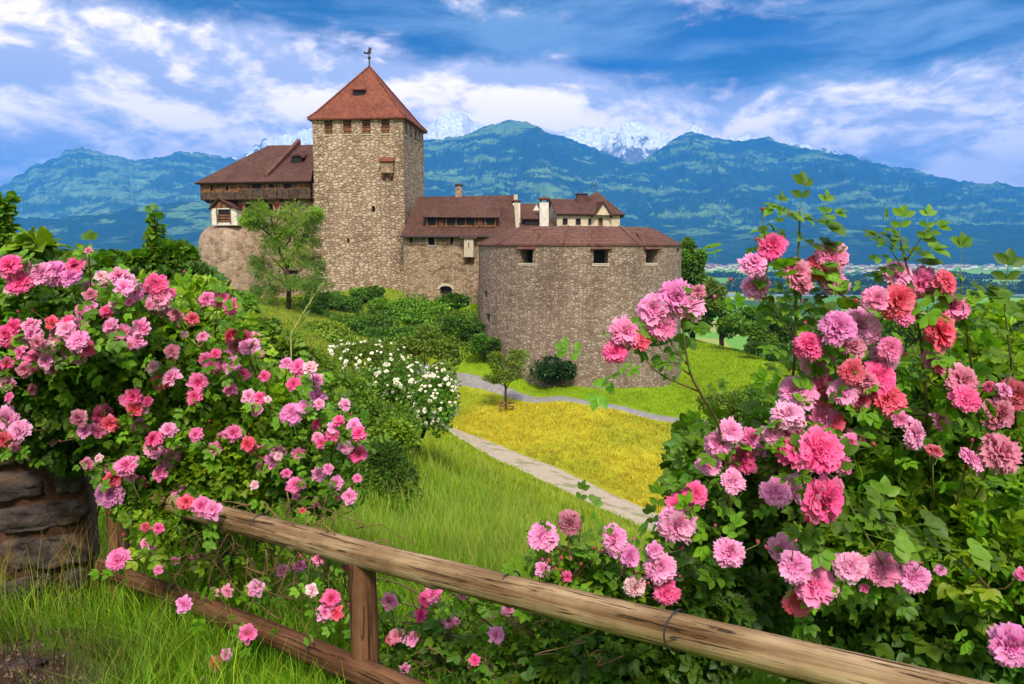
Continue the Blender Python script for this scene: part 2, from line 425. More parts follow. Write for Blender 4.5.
def zone_color(x, y):
    """natural cover of the ground: meadow, ripe hay field, mown lawn, rough ground"""
    x = np.asarray(x); y = np.asarray(y)
    n = fbm(x*.25, y*.25, 4, 11); n2 = fbm(x*.08, y*.08, 3, 19); nf = fbm(x*1.6, y*1.6, 3, 3)
    mead = np.array([.17, .36, .014])[None]*(.65+.7*nf[:, None])
    mead2 = np.array([.34, .42, .025])[None]*(.7+.6*nf[:, None])
    w = np.clip((n-.42)*5, 0, 1)[:, None]
    far = np.clip((y-9)/22, 0, 1)[:, None]
    c = mead*(1-w*.6*far)+mead2*w*.6*far
    c = c*(1-far*.45)+mead2*far*.45
    hay = np.array([.54, .47, .03])[None]*(.75+.5*nf[:, None]); hay = hay*(1-.35*np.clip((n2-.5)*6, 0, 1)[:, None]*np.array([1, .5, .5]))
    # hay field lies between the gravel path and the road
    ry = np.interp(x, road[0], road[1]); py_ = np.interp(x, path[0][:110], path[1][:110])
    inb = np.clip((y-py_-1.6)/1.5, 0, 1)*np.clip((ry-y+.5)/2, 0, 1)*(x > -14)*(x < 26)
    inb = inb*np.clip((x+9)/5, .35, 1)
    c = c*(1-inb[:, None])+hay*inb[:, None]
    lawn = np.array([.24, .38, .012])[None]*(.75+.5*n[:, None])
    isl = np.clip((y-ry-1)/2, 0, 1)*(x > -14)*(y < 170)
    c = c*(1-isl[:, None])+lawn*isl[:, None]
    rough = np.array([.09, .15, .02])[None]*(.7+.6*nf[:, None])
    isr = (np.clip((-x-6-y*.02)/4, 0, 1)*np.clip((y-10)/6, 0, 1)*.6)[:, None]
    c = c*(1-isr)+np.array([.2, .25, .03])*(.6+.8*nf[:, None])*isr
    dirt = np.clip(1-(np.hypot((x+2.7)/1.25, (y-2.85)/.85)), 0, 1)
    dirt = np.clip(dirt*3, 0, 1)[:, None]
    return c*(1-dirt)+np.array([.07, .045, .03])*dirt

nr, na = 300, 460
rs = np.concatenate([[0.05], np.geomspace(.8, 1200, nr-1)])
fa = np.linspace(-R(42), R(42), 340); ba = np.linspace(R(42), 2*math.pi-R(42), na-340+2)[1:-1]
an = np.concatenate([fa, ba])
RR, AA = np.meshgrid(rs, an, indexing='ij')
X = RR*np.sin(AA); Y = RR*np.cos(AA)
Z = H(X, Y)
idx = np.arange(nr*na).reshape(nr, na)
i0 = idx[:-1]; i1 = idx[1:]
Fg = np.stack([i0, np.roll(i0, -1, 1), np.roll(i1, -1, 1), i1], -1).reshape(-1, 4)[:, ::-1]
gc = zone_color(X.ravel(), Y.ravel())*.8
far_ = np.clip((RR.ravel()-160)/200, 0, 1)[:, None]
gc = gc*(1-far_)+np.array([.05, .11, .02])*far_
M_ground = leaf_mat('ground_cover', 0.0, .95, .05, 2.0)
g = link('ground', npmesh('ground', np.stack([X, Y, Z], -1).reshape(-1, 3), Fg, M_ground, gc, True)); tag(g, kind='structure')

def ribbon(name, line, w, mat, lift, wob=0.0):
    x, y = line; tx = np.gradient(x); ty = np.gradient(y); L = np.hypot(tx, ty); nx, ny = -ty/L, tx/L
    cols = np.linspace(-1, 1, 7); V = []
    for k, c in enumerate(cols):
        off = c*w/2
        if abs(c) == 1 and wob: off = off+(vnoise(np.arange(len(x))*.9, np.full(len(x), 3.3+c), 4)-.5)*wob
        xx = x+nx*off; yy = y+ny*off; zz = H(xx, yy)+lift-(.25 if abs(c) == 1 else 0)
        V.append(np.stack([xx, yy, zz], -1))
    V = np.stack(V, 1).reshape(-1, 3); n = len(x); k = len(cols)
    ii = np.arange(n*k).reshape(n, k)
    Fq = np.stack([ii[:-1, :-1], ii[1:, :-1], ii[1:, 1:], ii[:-1, 1:]], -1).reshape(-1, 4)
    o = link(name, npmesh(name, V, Fq, mat, None, True)); tag(o, kind='structure'); return o
M_asph = plain('asphalt', (.27, .25, .235), .95, .1, .2, 2.0)
m, nt_, b_ = newmat('gravel'); setb(b_, 1, .05); oc_ = objc(nt_)
c_ = mix(nt_, mrange(nt_, noise(nt_, oc_, 7, 8, .8), .3, .7), (.36, .28, .20), (.62, .50, .38))
c_ = mix(nt_, mrange(nt_, noise(nt_, oc_, .8, 4, .6), .5, .62, 0, .6), c_, (.16, .2, .05))
nt_.links.new(c_, b_.inputs['Base Color']); M_gravel = m
ribbon('road', road, 2.7, M_asph, .09)
ribbon('gravel_path', path, 4.5, M_gravel, .07, .8)

# valley floor, reaching the mountains
m, nt_, b_ = newmat('valley_fields'); setb(b_, 1, .05); oc_ = objc(nt_)
mp_ = mapping(nt_, oc_, (1/260, 1/520, 1), rot=(0, 0, .35))
vo = nt_.nodes.new('ShaderNodeTexVoronoi'); vo.distance = 'CHEBYCHEV'; nt_.links.new(mp_, vo.inputs['Vector']); vo.inputs['Scale'].default_value = 1
sx_ = nt_.nodes.new('ShaderNodeSeparateColor'); nt_.links.new(vo.outputs['Color'], sx_.inputs[0])
cr_ = nt_.nodes.new('ShaderNodeValToRGB'); cr_.color_ramp.interpolation = 'CONSTANT'; nt_.links.new(sx_.outputs[0], cr_.inputs[0])
e = cr_.color_ramp.elements; e[0].color = (.10, .25, .03, 1); e[1].position = .8; e[1].color = (.34, .36, .08, 1)
for p_, c_ in ((.2, (.05, .12, .02)), (.4, (.16, .34, .04)), (.6, (.22, .38, .06))):
    k = e.new(p_); k.color = (*c_, 1)
nt_.links.new(cr_.outputs[0], b_.inputs['Base Color']); M_valley = m
xs = np.linspace(-24000, 24000, 25); ys = np.linspace(-2000, 23000, 25)
XX, YY = np.meshgrid(xs, ys, indexing='ij'); ii = np.arange(625).reshape(25, 25)
Fv = np.stack([ii[:-1, :-1], ii[1:, :-1], ii[1:, 1:], ii[:-1, 1:]], -1).reshape(-1, 4)
tag(link('valley_floor', npmesh('valley_floor', np.stack([XX, YY, np.full_like(XX, VALLEY+.5)], -1).reshape(-1, 3), Fv, M_valley)), kind='structure')

# ------------------------------------------------------------------ mountains
def mountain(name, prof, dr, db, nx=900, nv=170, amp=260, snow=(2200, .5), fc=(.016, .044, .026), mc=(.13, .23, .06), seed=0, rj=1.2, mead=.56, pw=1.15, rock=1500):
    px = np.linspace(prof[0][0], prof[-1][0], nx)
    pp = np.array(prof, float)
    py = np.interp(px, pp[:, 0], pp[:, 1])
    py = py+(fbm(px*.06+seed, px*0+seed, 5, seed, True, .6)-.6)*rj*7+ (fbm(px*.35, px*0+1, 3, seed+3)-.5)*rj*2.2
    drv = dr*(1+.12*(fbm(px*.012, px*0+seed*1.7, 4, seed+9)-.5))
    a = (px-CX)/F; b = (CY-py)/F
    tx = a/(cp+b*sp); tz = (-sp+b*cp)/(cp+b*sp)
    v = np.linspace(0, 1, nv)[:, None]
    D = db+(drv[None]-db)*v
    ax = (px-CX)/F/cp
    Xr = tx[None]*D; zr = tz*drv
    wx_, wy_ = Xr/1500.0+seed*3.1, D/1500.0
    rid = fbm(wx_, wy_*.6, 6, seed+20, True, .55)
    rid2 = fbm(wx_*2.6, wy_*1.1, 5, seed+40, True, .6)
    env = np.clip(v*2.2, 0, 1)*np.clip((1-v)*7, 0, 1)
    shape = v**pw
    Zm = (VALLEY-30)+(zr[None]-VALLEY+30)*shape+((rid-.62)*amp*2.4+(rid2-.6)*amp*1.0)*env
    # keep the slope below the line of sight to the crest, so that the skyline is the crest
    Zm = np.minimum(Zm, (tz[None]*D)-(1-v)*60*(v > .5))
    # back side
    nb = 12; vb = np.linspace(.08, 1, nb)[:, None]
    Db = drv[None]+vb*(dr*.16); Xb = tx[None]*drv[None]+ax[None]*vb*(dr*.16)*.9; Zb = zr[None]+(VALLEY-40-zr[None])*vb**.8
    XX = np.concatenate([Xr, Xb]); YY = np.concatenate([D, Db]); ZZ = np.concatenate([Zm, Zb]); n = nv+nb
    V = np.stack([XX, YY, ZZ], -1).reshape(-1, 3)
    ii = np.arange(n*nx).reshape(n, nx)
    Fq = np.stack([ii[:-1, :-1], ii[:-1, 1:], ii[1:, 1:], ii[1:, :-1]], -1).reshape(-1, 4)
    # natural cover by height, slope and broad patches
    gy, gx = np.gradient(ZZ); slope = np.hypot(gy/(np.gradient(YY, axis=0)+1e-6), gx/(np.gradient(XX, axis=1)+1e-6))
    f1 = fbm(XX/480+5+seed, ZZ/90+YY/900, 6, seed+60, gain=.66); f2 = fbm(XX/260, YY/200+seed, 6, seed+70, gain=.72)
    forest = np.array(fc)[None, None]*(.6+.8*f2[..., None])
    md = np.array(mc)[None, None]*(.6+.8*f2[..., None])
    wm = np.clip((f1-mead-.01)*26, 0, 1)*np.clip((f2-.30)*8, 0, 1)
    wm = wm*np.clip((ZZ-20)/200, .15, 1)*(ZZ < 2600)
    c = forest*(1-wm[..., None])+md*wm[..., None]
    hr = np.clip((ZZ-rock+(f2-.5)*900)/250, 0, 1)[..., None]
    c = c*(1-hr)+np.array([.16, .165, .16])*(.55+.9*f2[..., None])*hr
    n3 = fbm(XX/170+9, YY/420+ZZ/240, 5, seed+80, gain=.7)
    sn = np.clip((ZZ-snow[0]+(n3-.5)*2200*snow[1])/60, 0, 1)[..., None]
    c = c*(1-sn)+np.array([.82, .84, .88])*sn
    o = link(name, npmesh(name, V, Fq, M_vcol, c.reshape(-1, 3), True)); tag(o, kind='structure'); return o
mountain('snowy_mountains', [(150, 175), (210, 162), (240, 158), (255, 147), (268, 139), (292, 134), (310, 129), (350, 120), (400, 128), (424, 131), (437, 120), (455, 110), (466, 115), (480, 126), (500, 140), (545, 140), (560, 133), (578, 126), (600, 126), (618, 131), (630, 120), (640, 120), (656, 130), (676, 136), (684, 130), (692, 126), (706, 134), (725, 139), (752, 137), (770, 133), (780, 144), (795, 142), (830, 148), (870, 160), (960, 190)],
         14800, 10500, amp=380, snow=(1760, .62), seed=3, rj=1.5, rock=1200)
mountain('left_mountain', [(-340, 230), (-220, 205), (-100, 195), (0, 187), (10, 181), (30, 167), (58, 158), (66, 150), (80, 147), (94, 151), (112, 156), (135, 160), (150, 158), (180, 152), (215, 155), (232, 160), (260, 170), (300, 185), (420, 215)],
         13500, 7600, amp=260, snow=(1850, .32), seed=1, rj=.8, fc=(.035, .085, .06), mc=(.16, .28, .12), mead=.50, rock=1650)
mountain('central_mountain', [(180, 235), (300, 205), (380, 165), (424, 141), (462, 136), (490, 125), (510, 119), (528, 122), (545, 131), (580, 142), (620, 158), (660, 172), (700, 184), (760, 200), (840, 215), (950, 240)],
         11500, 6800, amp=300, snow=(2010, .12), seed=2, rj=.7, mead=.545, rock=1950)
mountain('right_mountain', [(520, 225), (580, 195), (630, 168), (655, 152), (676, 137), (692, 131), (712, 138), (740, 141), (768, 137), (790, 146), (830, 152), (856, 158), (900, 168), (960, 180), (1024, 187), (1120, 178), (1300, 190), (1450, 230)],
         12500, 6900, amp=300, snow=(2080, .25), seed=6, rj=.8, mead=.555, rock=1900)
mountain('forested_foothills', [(-420, 225), (-200, 212), (0, 216), (60, 219), (120, 210), (200, 200), (300, 205), (420, 215), (560, 214), (640, 222), (740, 230), (850, 226), (950, 224), (1060, 226), (1200, 214), (1400, 225)],
         8300, 6500, amp=90, snow=(9000, .1), seed=8, rj=.6, fc=(.014, .036, .018), mead=.60, pw=.8, rock=9000)
zb = VALLEY-2
hz = MB(); hz.hexa([(-25000, -3000, zb), (25000, -3000, zb), (25000, 24500, zb), (-25000, 24500, zb)], [(-25000, -3000, 2720), (25000, -3000, 2720), (25000, 24500, 2720), (-25000, 24500, 2720)])
mh = bpy.data.materials.new('haze'); mh.use_nodes = True; nh = mh.node_tree; nh.nodes.clear()
oh = nd(nh, 'ShaderNodeOutputMaterial'); pv = nh.nodes.new('ShaderNodeVolumePrincipled')
pv.inputs['Color'].default_value = (.06, .35, 1.0, 1); pv.inputs['Density'].default_value = 7.5e-5; pv.inputs['Anisotropy'].default_value = 0.0
nh.links.new(pv.outputs[0], oh.inputs['Volume'])
HAZE = hz.build('haze', mh); tag(HAZE, 'blue mountain haze filling the valley air', 'haze', kind='stuff')
# ------------------------------------------------------------------ castle
def cuts(a, b, step, extra):
    n = max(1, int(math.ceil((b-a)/step))); c = [a+(b-a)*i/n for i in range(n+1)]+[e for e in extra if a < e < b]
    c = sorted(c); o = [c[0]]
    for x in c[1:]:
        if x-o[-1] > 1e-4: o.append(x)
    return o
def holewall(mb, u0, u1, z0, z1, holes, f, step=99, dep=.5):
    """a wall sheet with real openings; f(u, z, inset) -> point; each hole (ua, ub, za, zb) gets reveals"""
    us = cuts(u0, u1, step, [h[0] for h in holes]+[h[1] for h in holes])
    zs = cuts(z0, z1, 99, [h[2] for h in holes]+[h[3] for h in holes])
    for i in range(len(us)-1):
        for j in range(len(zs)-1):
            uc, zc = (us[i]+us[i+1])/2, (zs[j]+zs[j+1])/2
            if any(h[0] < uc < h[1] and h[2] < zc < h[3] for h in holes): continue
            mb.add([f(us[i], zs[j], 0), f(us[i+1], zs[j], 0), f(us[i+1], zs[j+1], 0), f(us[i], zs[j+1], 0)], [(0, 1, 2, 3)])
    for a, b, c, d in holes:
        q = [(a, c), (b, c), (b, d), (a, d)]
        for k in range(4):
            p, r = q[k], q[(k+1) % 4]
            mb.add([f(*p, 0), f(*r, 0), f(*r, dep), f(*p, dep)], [(0, 1, 2, 3)])
def pane(f, h, dep, name, mat, parent, grow=.02):
    a, b, c, d = h; m = MB()
    m.hexa([f(a-grow, c-grow, dep), f(b+grow, c-grow, dep), f(b+grow, c-grow, dep+.08), f(a-grow, c-grow, dep+.08)],
           [f(a-grow, d+grow, dep), f(b+grow, d+grow, dep), f(b+grow, d+grow, dep+.08), f(a-grow, d+grow, dep+.08)])
    return m.build(name, mat, parent)
def surround(f, h, name, mat, parent, w=.14, t=.05):
    """four butted strips round an opening, standing proud of the wall"""
    a, b, c, d = h; m = MB()
    for (ua, ub, za, zb) in ((a-w, b+w, c-w, c), (a-w, b+w, d, d+w), (a-w, a, c, d), (b, b+w, c, d)):
        m.hexa([f(ua, za, -t), f(ub, za, -t), f(ub, za, .05), f(ua, za, .05)], [f(ua, zb, -t), f(ub, zb, -t), f(ub, zb, .05), f(ua, zb, .05)])
    return m.build(name, mat, parent)
def flat(p0, p1):
    """wall frame from p0 to p1 seen from outside left to right: f(u, z, inset)"""
    p0 = Vector((p0[0], p0[1], 0)); p1 = Vector((p1[0], p1[1], 0)); t = (p1-p0).normalized(); n = Vector((-t.y, t.x, 0))
    def f(u, z, s=0): q = p0+t*u+n*s; return (q.x, q.y, z)
    f.L = (p1-p0).length; f.t = t; f.n = n; return f
def slab(mb, q, th=.25):
    """roof slab from four (or three) points, thickness downward"""
    q = [Vector(p) for p in q]; nrm = (q[1]-q[0]).cross(q[2]-q[0]).normalized()
    if nrm.z < 0: nrm = -nrm
    lo = [p-nrm*th for p in q]; n = len(q)
    mb.add(lo+q, [tuple(reversed(range(n))), tuple(range(n, 2*n))]+[(i, (i+1) % n, n+(i+1) % n, n+i) for i in range(n)])
def zof(py, d): return P(512, py, d).z

castle = empty('castle', (-8, 95, -12), 'medieval hilltop stone castle with square keep and broad curved bastion', 'castle')

# --- the keep
a6 = R(6); C2 = P(405, 250, 104); C2 = Vector((C2.x, C2.y, 0)); Lk = 12.6
u = Vector((math.cos(a6), -math.sin(a6), 0)); w = Vector((math.sin(a6), math.cos(a6), 0))
C1 = C2-u*Lk; C3 = C2+w*Lk; C4 = C1+w*Lk
zt = zof(117, 104); zb0 = -9.0
tower = MB()
ff, fr, fl, fb = flat(C1, C2), flat(C2, C3), flat(C4, C1), flat(C3, C4)
def top_holes(n, off): return [(o, o+1.15, zt-2.15, zt-.28) for o in off]
hf = top_holes(4, (1.65, 4.3, 6.95, 9.6)); hr_ = top_holes(4, (1.3, 4.1, 6.9, 9.7))
hx = [(8.0, 8.5, zof(212, 104), zof(206, 104)), (4.4, 4.75, zof(243, 104), zof(238, 104))]
holewall(tower, 0, ff.L, zb0, zt, hf+hx, ff); holewall(tower, 0, fr.L, zb0, zt, hr_, fr)
holewall(tower, 0, fl.L, zb0, zt, [], fl); holewall(tower, 0, fb.L, zb0, zt, [], fb)
tower = tower.build('keep', M_tower, castle)
for f_, hs in ((ff, hf), (fr, hr_)):
    for h in hs:
        o = MB(); 
        for k in range(4):
            z0 = h[2]+(h[3]-h[2])*k/4
            o.hexa([f_(h[0], z0, .28), f_(h[1], z0, .28), f_(h[1], z0, .36), f_(h[0], z0, .36)], [f_(h[0], z0+.40, .34), f_(h[1], z0+.40, .34), f_(h[1], z0+.40, .42), f_(h[0], z0+.40, .42)])
        wnd = o.build('louvred_window', M_gal, tower)
        s_ = MB(); s_.hexa([f_(h[0]-.08, h[2]-.14, -.1), f_(h[1]+.08, h[2]-.14, -.1), f_(h[1]+.08, h[2]-.14, .3), f_(h[0]-.08, h[2]-.14, .3)], [f_(h[0]-.08, h[2], -.1), f_(h[1]+.08, h[2], -.1), f_(h[1]+.08, h[2], .3), f_(h[0]-.08, h[2], .3)])
        s_.build('sill', M_trim, tower)
for h in hx: pane(ff, h, .45, 'arrow_slit', M_dark, tower)
# quoins: long and short corner stones a little proud of the wall
qn = MB(); z = zb0+1
k = 0
while z < zt-.6:
    la, lb = (1.1, .55) if k % 2 else (.55, 1.1); hh = random.uniform(.5, .75)
    for (c, ua, ub) in ((C2, -u, w), (C1, u, w)):
        e_ = .035; o_ = c-ua*e_-ub*e_
        p = [o_, o_+ua*(la+e_), o_+ua*(la+e_)+ub*(lb+e_), o_+ub*(lb+e_)]
        if c is C1: p = [p[0], p[1], p[2], p[3]]
        qn.hexa([(q.x, q.y, z+.03) for q in p], [(q.x, q.y, z+hh-.03) for q in p])
    z += hh; k += 1
qn.build('quoins', M_tower, tower)
ov = .5; ctr = (C1+C3)/2; apex = Vector((ctr.x, ctr.y, zof(66, 110.6)))
ev = [C1+(-u-w)*ov, C2+(u-w)*ov, C3+(u+w)*ov, C4+(-u+w)*ov]
for p in ev: p.z = zt-.02
rf = MB()
for i in range(4):
    a_, b_ = ev[i], ev[(i+1) % 4]
    m1, m2 = a_.lerp(apex, .14)-Vector((0, 0, .22)), b_.lerp(apex, .14)-Vector((0, 0, .22))
    rf.add([a_, b_, m2, m1], [(0, 1, 2, 3)]); rf.add([m1, m2, apex], [(0, 1, 2)])
lo = [p-Vector((0, 0, .22)) for p in ev]
for i in range(4): rf.add([lo[i], lo[(i+1) % 4], ev[(i+1) % 4], ev[i]], [(0, 1, 2, 3)])
rf.add(lo, [(3, 2, 1, 0)])
rfo = rf.build('roof', M_roof, tower)
rg = MB()
for p in ev: rg.tube([p+Vector((0, 0, .06)), p.lerp(apex, .14)-Vector((0, 0, .14)), apex+Vector((0, 0, .06))], [.13, .13, .13], 6)
rg.build('hip_tiles', M_roof, tower)
# little roof dormer
dc = (ev[0].lerp(ev[1], .43)).lerp(apex, .50)
dm = MB(); dm.hexa([dc+Vector((-.75, -.5, -.55)), dc+Vector((.75, -.5, -.55)), dc+Vector((.75, .9, -.4)), dc+Vector((-.75, .9, -.4))], [dc+Vector((-.75, -.5, .15)), dc+Vector((.75, -.5, .15)), dc+Vector((.75, .9, .5)), dc+Vector((-.75, .9, .5))])
dm.build('dormer', M_dark, tower)
dm = MB(); slab(dm, [dc+Vector((-1.0, -.85, .12)), dc+Vector((1.0, -.85, .12)), dc+Vector((.8, 1.2, 1.2)), dc+Vector((-.8, 1.2, 1.2))], .14); dm.build('dormer_roof', M_roof, tower)
# weather vane
vn = MB(); vn.tube([apex-Vector((0, 0, .3)), apex+Vector((0, 0, 2.7))], [.12, .05], 8)
vn.tube([apex+Vector((0, 0, .95+t)) for t in (0, .12, .25, .38, .5)], [.04, .2, .26, .2, .04], 10)
prof = [(-.75, 1.75), (-.35, 1.85), (-.2, 2.1), (-.05, 2.5), (.2, 2.62), (.42, 2.45), (.28, 2.2), (.35, 1.9), (.1, 1.7), (-.2, 1.62), (-.55, 2.0), (-.8, 2.15)]
vn.add([apex+Vector((a, s_, b)) for s_ in (-.04, .04) for a, b in prof], [tuple(range(12)), tuple(reversed(range(12, 24)))]+[(i, (i+1) % 12, 12+(i+1) % 12, 12+i) for i in range(12)])
vn.build('weather_vane', M_iron, tower)
# stone closet on brackets on the front
bx = 9.6; z0, z1 = zof(180, 104), zof(159.5, 104)
ob = MB()
ob.hexa([ff(bx, z0+.9, -.75), ff(bx+1.7, z0+.9, -.75), ff(bx+1.7, z0+.9, .05), ff(bx, z0+.9, .05)], [ff(bx, z1-.2, -.75), ff(bx+1.7, z1-.2, -.75), ff(bx+1.7, z1-.2, .05), ff(bx, z1-.2, .05)])
ob = ob.build('wall_closet', M_wallst, tower)
ob = MB(); slab(ob, [ff(bx-.2, z1-.3, -1.0), ff(bx+1.9, z1-.3, -1.0), ff(bx+1.9, z1+.35, .0), ff(bx-.2, z1+.35, .0)], .14); ob.build('closet_roof', M_roof, tower)
for du in (.1, 1.2):
    ob = MB(); ob.hexa([ff(bx+du, z0, -.15), ff(bx+du+.4, z0, -.15), ff(bx+du+.4, z0, .05), ff(bx+du, z0, .05)], [ff(bx+du, z0+.88, -.72), ff(bx+du+.4, z0+.88, -.72), ff(bx+du+.4, z0+.88, .05), ff(bx+du, z0+.88, .05)])
    ob.build('bracket', M_gal, tower)

# --- west wing with timber gallery
WA, WB = P(209, 182, 110.5), P(317, 180, 107.5)
fw = flat(WA, WB); ze = zof(182, 109); zr_ = zof(145, 115.5)
wing = MB()
gz0 = zof(199, 109)
hw = [(fw.L*.33, fw.L*.33+1.5, zof(217, 109), zof(204, 109)), (fw.L*.50, fw.L*.50+1.5, zof(217, 109), zof(204, 109)), (fw.L*.70, fw.L*.70+1.7, zof(274, 109), zof(270, 109)), (fw.L*.88, fw.L*.88+.9, zof(217, 109), zof(213, 109))]
holewall(wing, 0, fw.L, -10, ze-.3, hw, fw)
fwl = flat(P(209, 182, 110.5)+Vector((-.6, 12, 0)), P(209, 182, 110.5)); holewall(wing, 0, fwl.L, -10, ze-.3, [], fwl)
wing = wing.build('west_wing', M_wallst, castle)
for h in hw: pane(fw, h, .42, 'window', M_dark, wing)
def chevron(f, ua, ub, za, zb, name):
    """shutter with red and white diagonal bands: red board, white chevron boards standing proud"""
    m = MB(); m.hexa([f(ua, za, -.1), f(ub, za, -.1), f(ub, za, -.02), f(ua, za, -.02)], [f(ua, zb, -.1), f(ub, zb, -.1), f(ub, zb, -.02), f(ua, zb, -.02)])
    s_ = m.build(name, M_red, wing)
    m = MB(); mid = (ua+ub)/2; hh = (zb-za)*.28
    for (p, q) in (((ua, zb-hh), (mid, za+.1)), ((mid, za+.1), (ub, zb-hh))):
        m.hexa([f(p[0], p[1], -.13), f(q[0], q[1], -.13), f(q[0], q[1], -.103), f(p[0], p[1], -.103)], [f(p[0], p[1]+hh, -.13), f(q[0], q[1]+hh, -.13), f(q[0], q[1]+hh, -.103), f(p[0], p[1]+hh, -.103)])
    m.build('painted_chevron', M_white, wing)
for i_, h in enumerate(hw[:2]):
    m_ = (h[2]+h[3])/2
    chevron(fw, h[0]-1.15, h[0]-.05, h[2], h[3], 'shutter'); chevron(fw, h[1]+.05, h[1]+1.15, h[2], h[3], 'shutter')
# gallery: planked box carried outside the wall on beams
g0, g1 = -.6, fw.L-.5
gal = MB(); gz1 = ze-.05
holesg = [(g0+1.6, g0+2.0, gz1-1.2, gz1-.5), (g0+4.0, g0+4.35, gz1-1.2, gz1-.5), (g0+8.0, g0+9.6, gz1-1.0, gz1-.3), (g0+12.9, g0+14.2, gz1-1.0, gz1-.35), (g0+10.6, g0+11.3, gz1-.9, gz1-.35)]
def fg(u_, z, s=0): return fw(u_, z, s-1.3)
holewall(gal, g0, g1, gz0, gz1, holesg, fg, dep=.2)
def fgl(u_, z, s=0): return fw(g0+s, z, .6-u_)
holewall(gal, 0, 1.9, gz0, gz1, [], fgl, dep=.2)
gal.hexa([fw(g0, gz0-.12, -1.32), fw(g1, gz0-.12, -1.32), fw(g1, gz0-.12, -.01), fw(g0, gz0-.12, -.01)], [fw(g0, gz0-.003, -1.32), fw(g1, gz0-.003, -1.32), fw(g1, gz0-.003, -.01), fw(g0, gz0-.003, -.01)])
gal = gal.build('timber_gallery', M_gal, castle)
for h in holesg: pane(fg, h, .21, 'gallery_opening', M_dark, gal)
pl = MB(); uu = g0
while uu < g1-.2:
    wd = random.uniform(.2, .3); lowz = gz0-random.uniform(0, .12)
    lowpart = uu > g0+6
    za, zb_ = (lowz, gz0+1.25) if lowpart else (lowz, gz0+.9)
    pl.hexa([fg(uu, za, -.09), fg(uu+wd-.03, za, -.09), fg(uu+wd-.03, za, -.02), fg(uu, za, -.02)], [fg(uu, zb_, -.09), fg(uu+wd-.03, zb_, -.09), fg(uu+wd-.03, zb_, -.02), fg(uu, zb_, -.02)]); uu += wd
pl.build('parapet_planks', M_galg, gal)
for k in range(8):
    uu = g0+.3+k*(g1-g0-.8)/7
    ps = MB(); ps.hexa([fg(uu, gz0+1.27, -.06), fg(uu+.2, gz0+1.27, -.06), fg(uu+.2, gz0+1.27, -.005), fg(uu, gz0+1.27, -.005)], [fg(uu, gz1-.1, -.06), fg(uu+.2, gz1-.1, -.06), fg(uu+.2, gz1-.1, -.005), fg(uu, gz1-.1, -.005)])
    ps.build('post', M_galg, gal)
    br = MB(); br.hexa([fw(uu, gz0-.5, -.15), fw(uu+.22, gz0-.5, -.15), fw(uu+.22, gz0-.5, .1), fw(uu, gz0-.5, .1)], [fw(uu, gz0-.13, -1.2), fw(uu+.22, gz0-.13, -1.2), fw(uu+.22, gz0-.13, .1), fw(uu, gz0-.13, .1)])
    br.build('bracket', M_galg, gal)
# roof of the wing: front slope, hip at the left, verge strip across
el_, er_ = Vector(fw(g0-.5, ze-.15, -2.0)), Vector(fw(fw.L, ze-.15, -2.0))
rl, rr_ = P(268, 146.5, 116), P(317, 145, 115); rl.z = rr_.z = zr_
bl = Vector(fw(g0-.5, ze-.15, 14)); brr = Vector(fw(fw.L, ze-.15, 14))
wr = MB(); slab(wr, [el_, er_, rr_, rl]); slab(wr, [bl, el_, rl]); slab(wr, [brr, bl, rl, rr_])
wr.build('wing_roof', M_roofb, wing)
va_, vb_ = P(264, 177, 107.8), P(297, 142.5, 115.5)
def on(p, up): return Vector((p[0], p[1], p[2]+up))
# find heights on the front slope
def slopez(p):
    n = (er_-el_).cross(rr_-el_); return el_.z-(n.x*(p.x-el_.x)+n.y*(p.y-el_.y))/n.z
va_.z = slopez(va_)+.05; vb_.z = slopez(vb_)+.3
vs = MB(); vs.hexa([on(va_, -.2), on(va_+Vector((.55, 0, 0)), -.2), on(vb_+Vector((.55, 0, 0)), -.3), on(vb_, -.3)], [on(va_, .45), on(va_+Vector((.55, 0, 0)), .45), on(vb_+Vector((.55, 0, 0)), .6), on(vb_, .6)])
vs.build('verge_wall', M_roofm, wing)
p_ = P(298, 166, 111); p_.z = slopez(p_)
dm = MB(); dm.hexa([p_+Vector((-.7, -.5, -.4)), p_+Vector((.7, -.5, -.4)), p_+Vector((.7, .8, -.2)), p_+Vector((-.7, .8, -.2))], [p_+Vector((-.7, -.5, .45)), p_+Vector((.7, -.5, .45)), p_+Vector((.7, .8, .8)), p_+Vector((-.7, .8, .8))])
dm.build('dormer', M_dark, wing)
dm = MB(); slab(dm, [p_+Vector((-1.1, -.8, .4)), p_+Vector((0, -.8, 1.0)), p_+Vector((0, 1.3, 1.5)), p_+Vector((-1.1, 1.3, 1.3))], .12); slab(dm, [p_+Vector((0, -.8, 1.0)), p_+Vector((1.1, -.8, .4)), p_+Vector((1.1, 1.3, 1.3)), p_+Vector((0, 1.3, 1.5))], .12)
dm.build('dormer_roof', M_roofb, wing)
# oriel
oa, ob_ = 1.1, 5.0; oz0, oz1 = zof(224.5, 108), zof(208, 108); om = (oa+ob_)/2-.6
orl = MB()
def fo(u_, z, s=0): return fw(u_, z, s-1.5)
ho = [(oa+.95, oa+2.9, oz0+.4, oz1-.15)]
holewall(orl, oa, ob_, oz0, oz1, ho, fo, dep=.25)
orl.hexa([fw(oa, oz0-.1, -1.5), fw(ob_, oz0-.1, -1.5), fw(ob_, oz0-.1, .1), fw(oa, oz0-.1, .1)], [fw(oa, oz0-.003, -1.5), fw(ob_, oz0-.003, -1.5), fw(ob_, oz0-.003, .1), fw(oa, oz0-.003, .1)])
for uu in (oa, ob_): orl.add([fw(uu, oz0, -1.5), fw(uu, oz0, .1), fw(uu, oz1, .1), fw(uu, oz1, -1.5)], [(0, 1, 2, 3)])
orl = orl.build('oriel', M_white, castle)
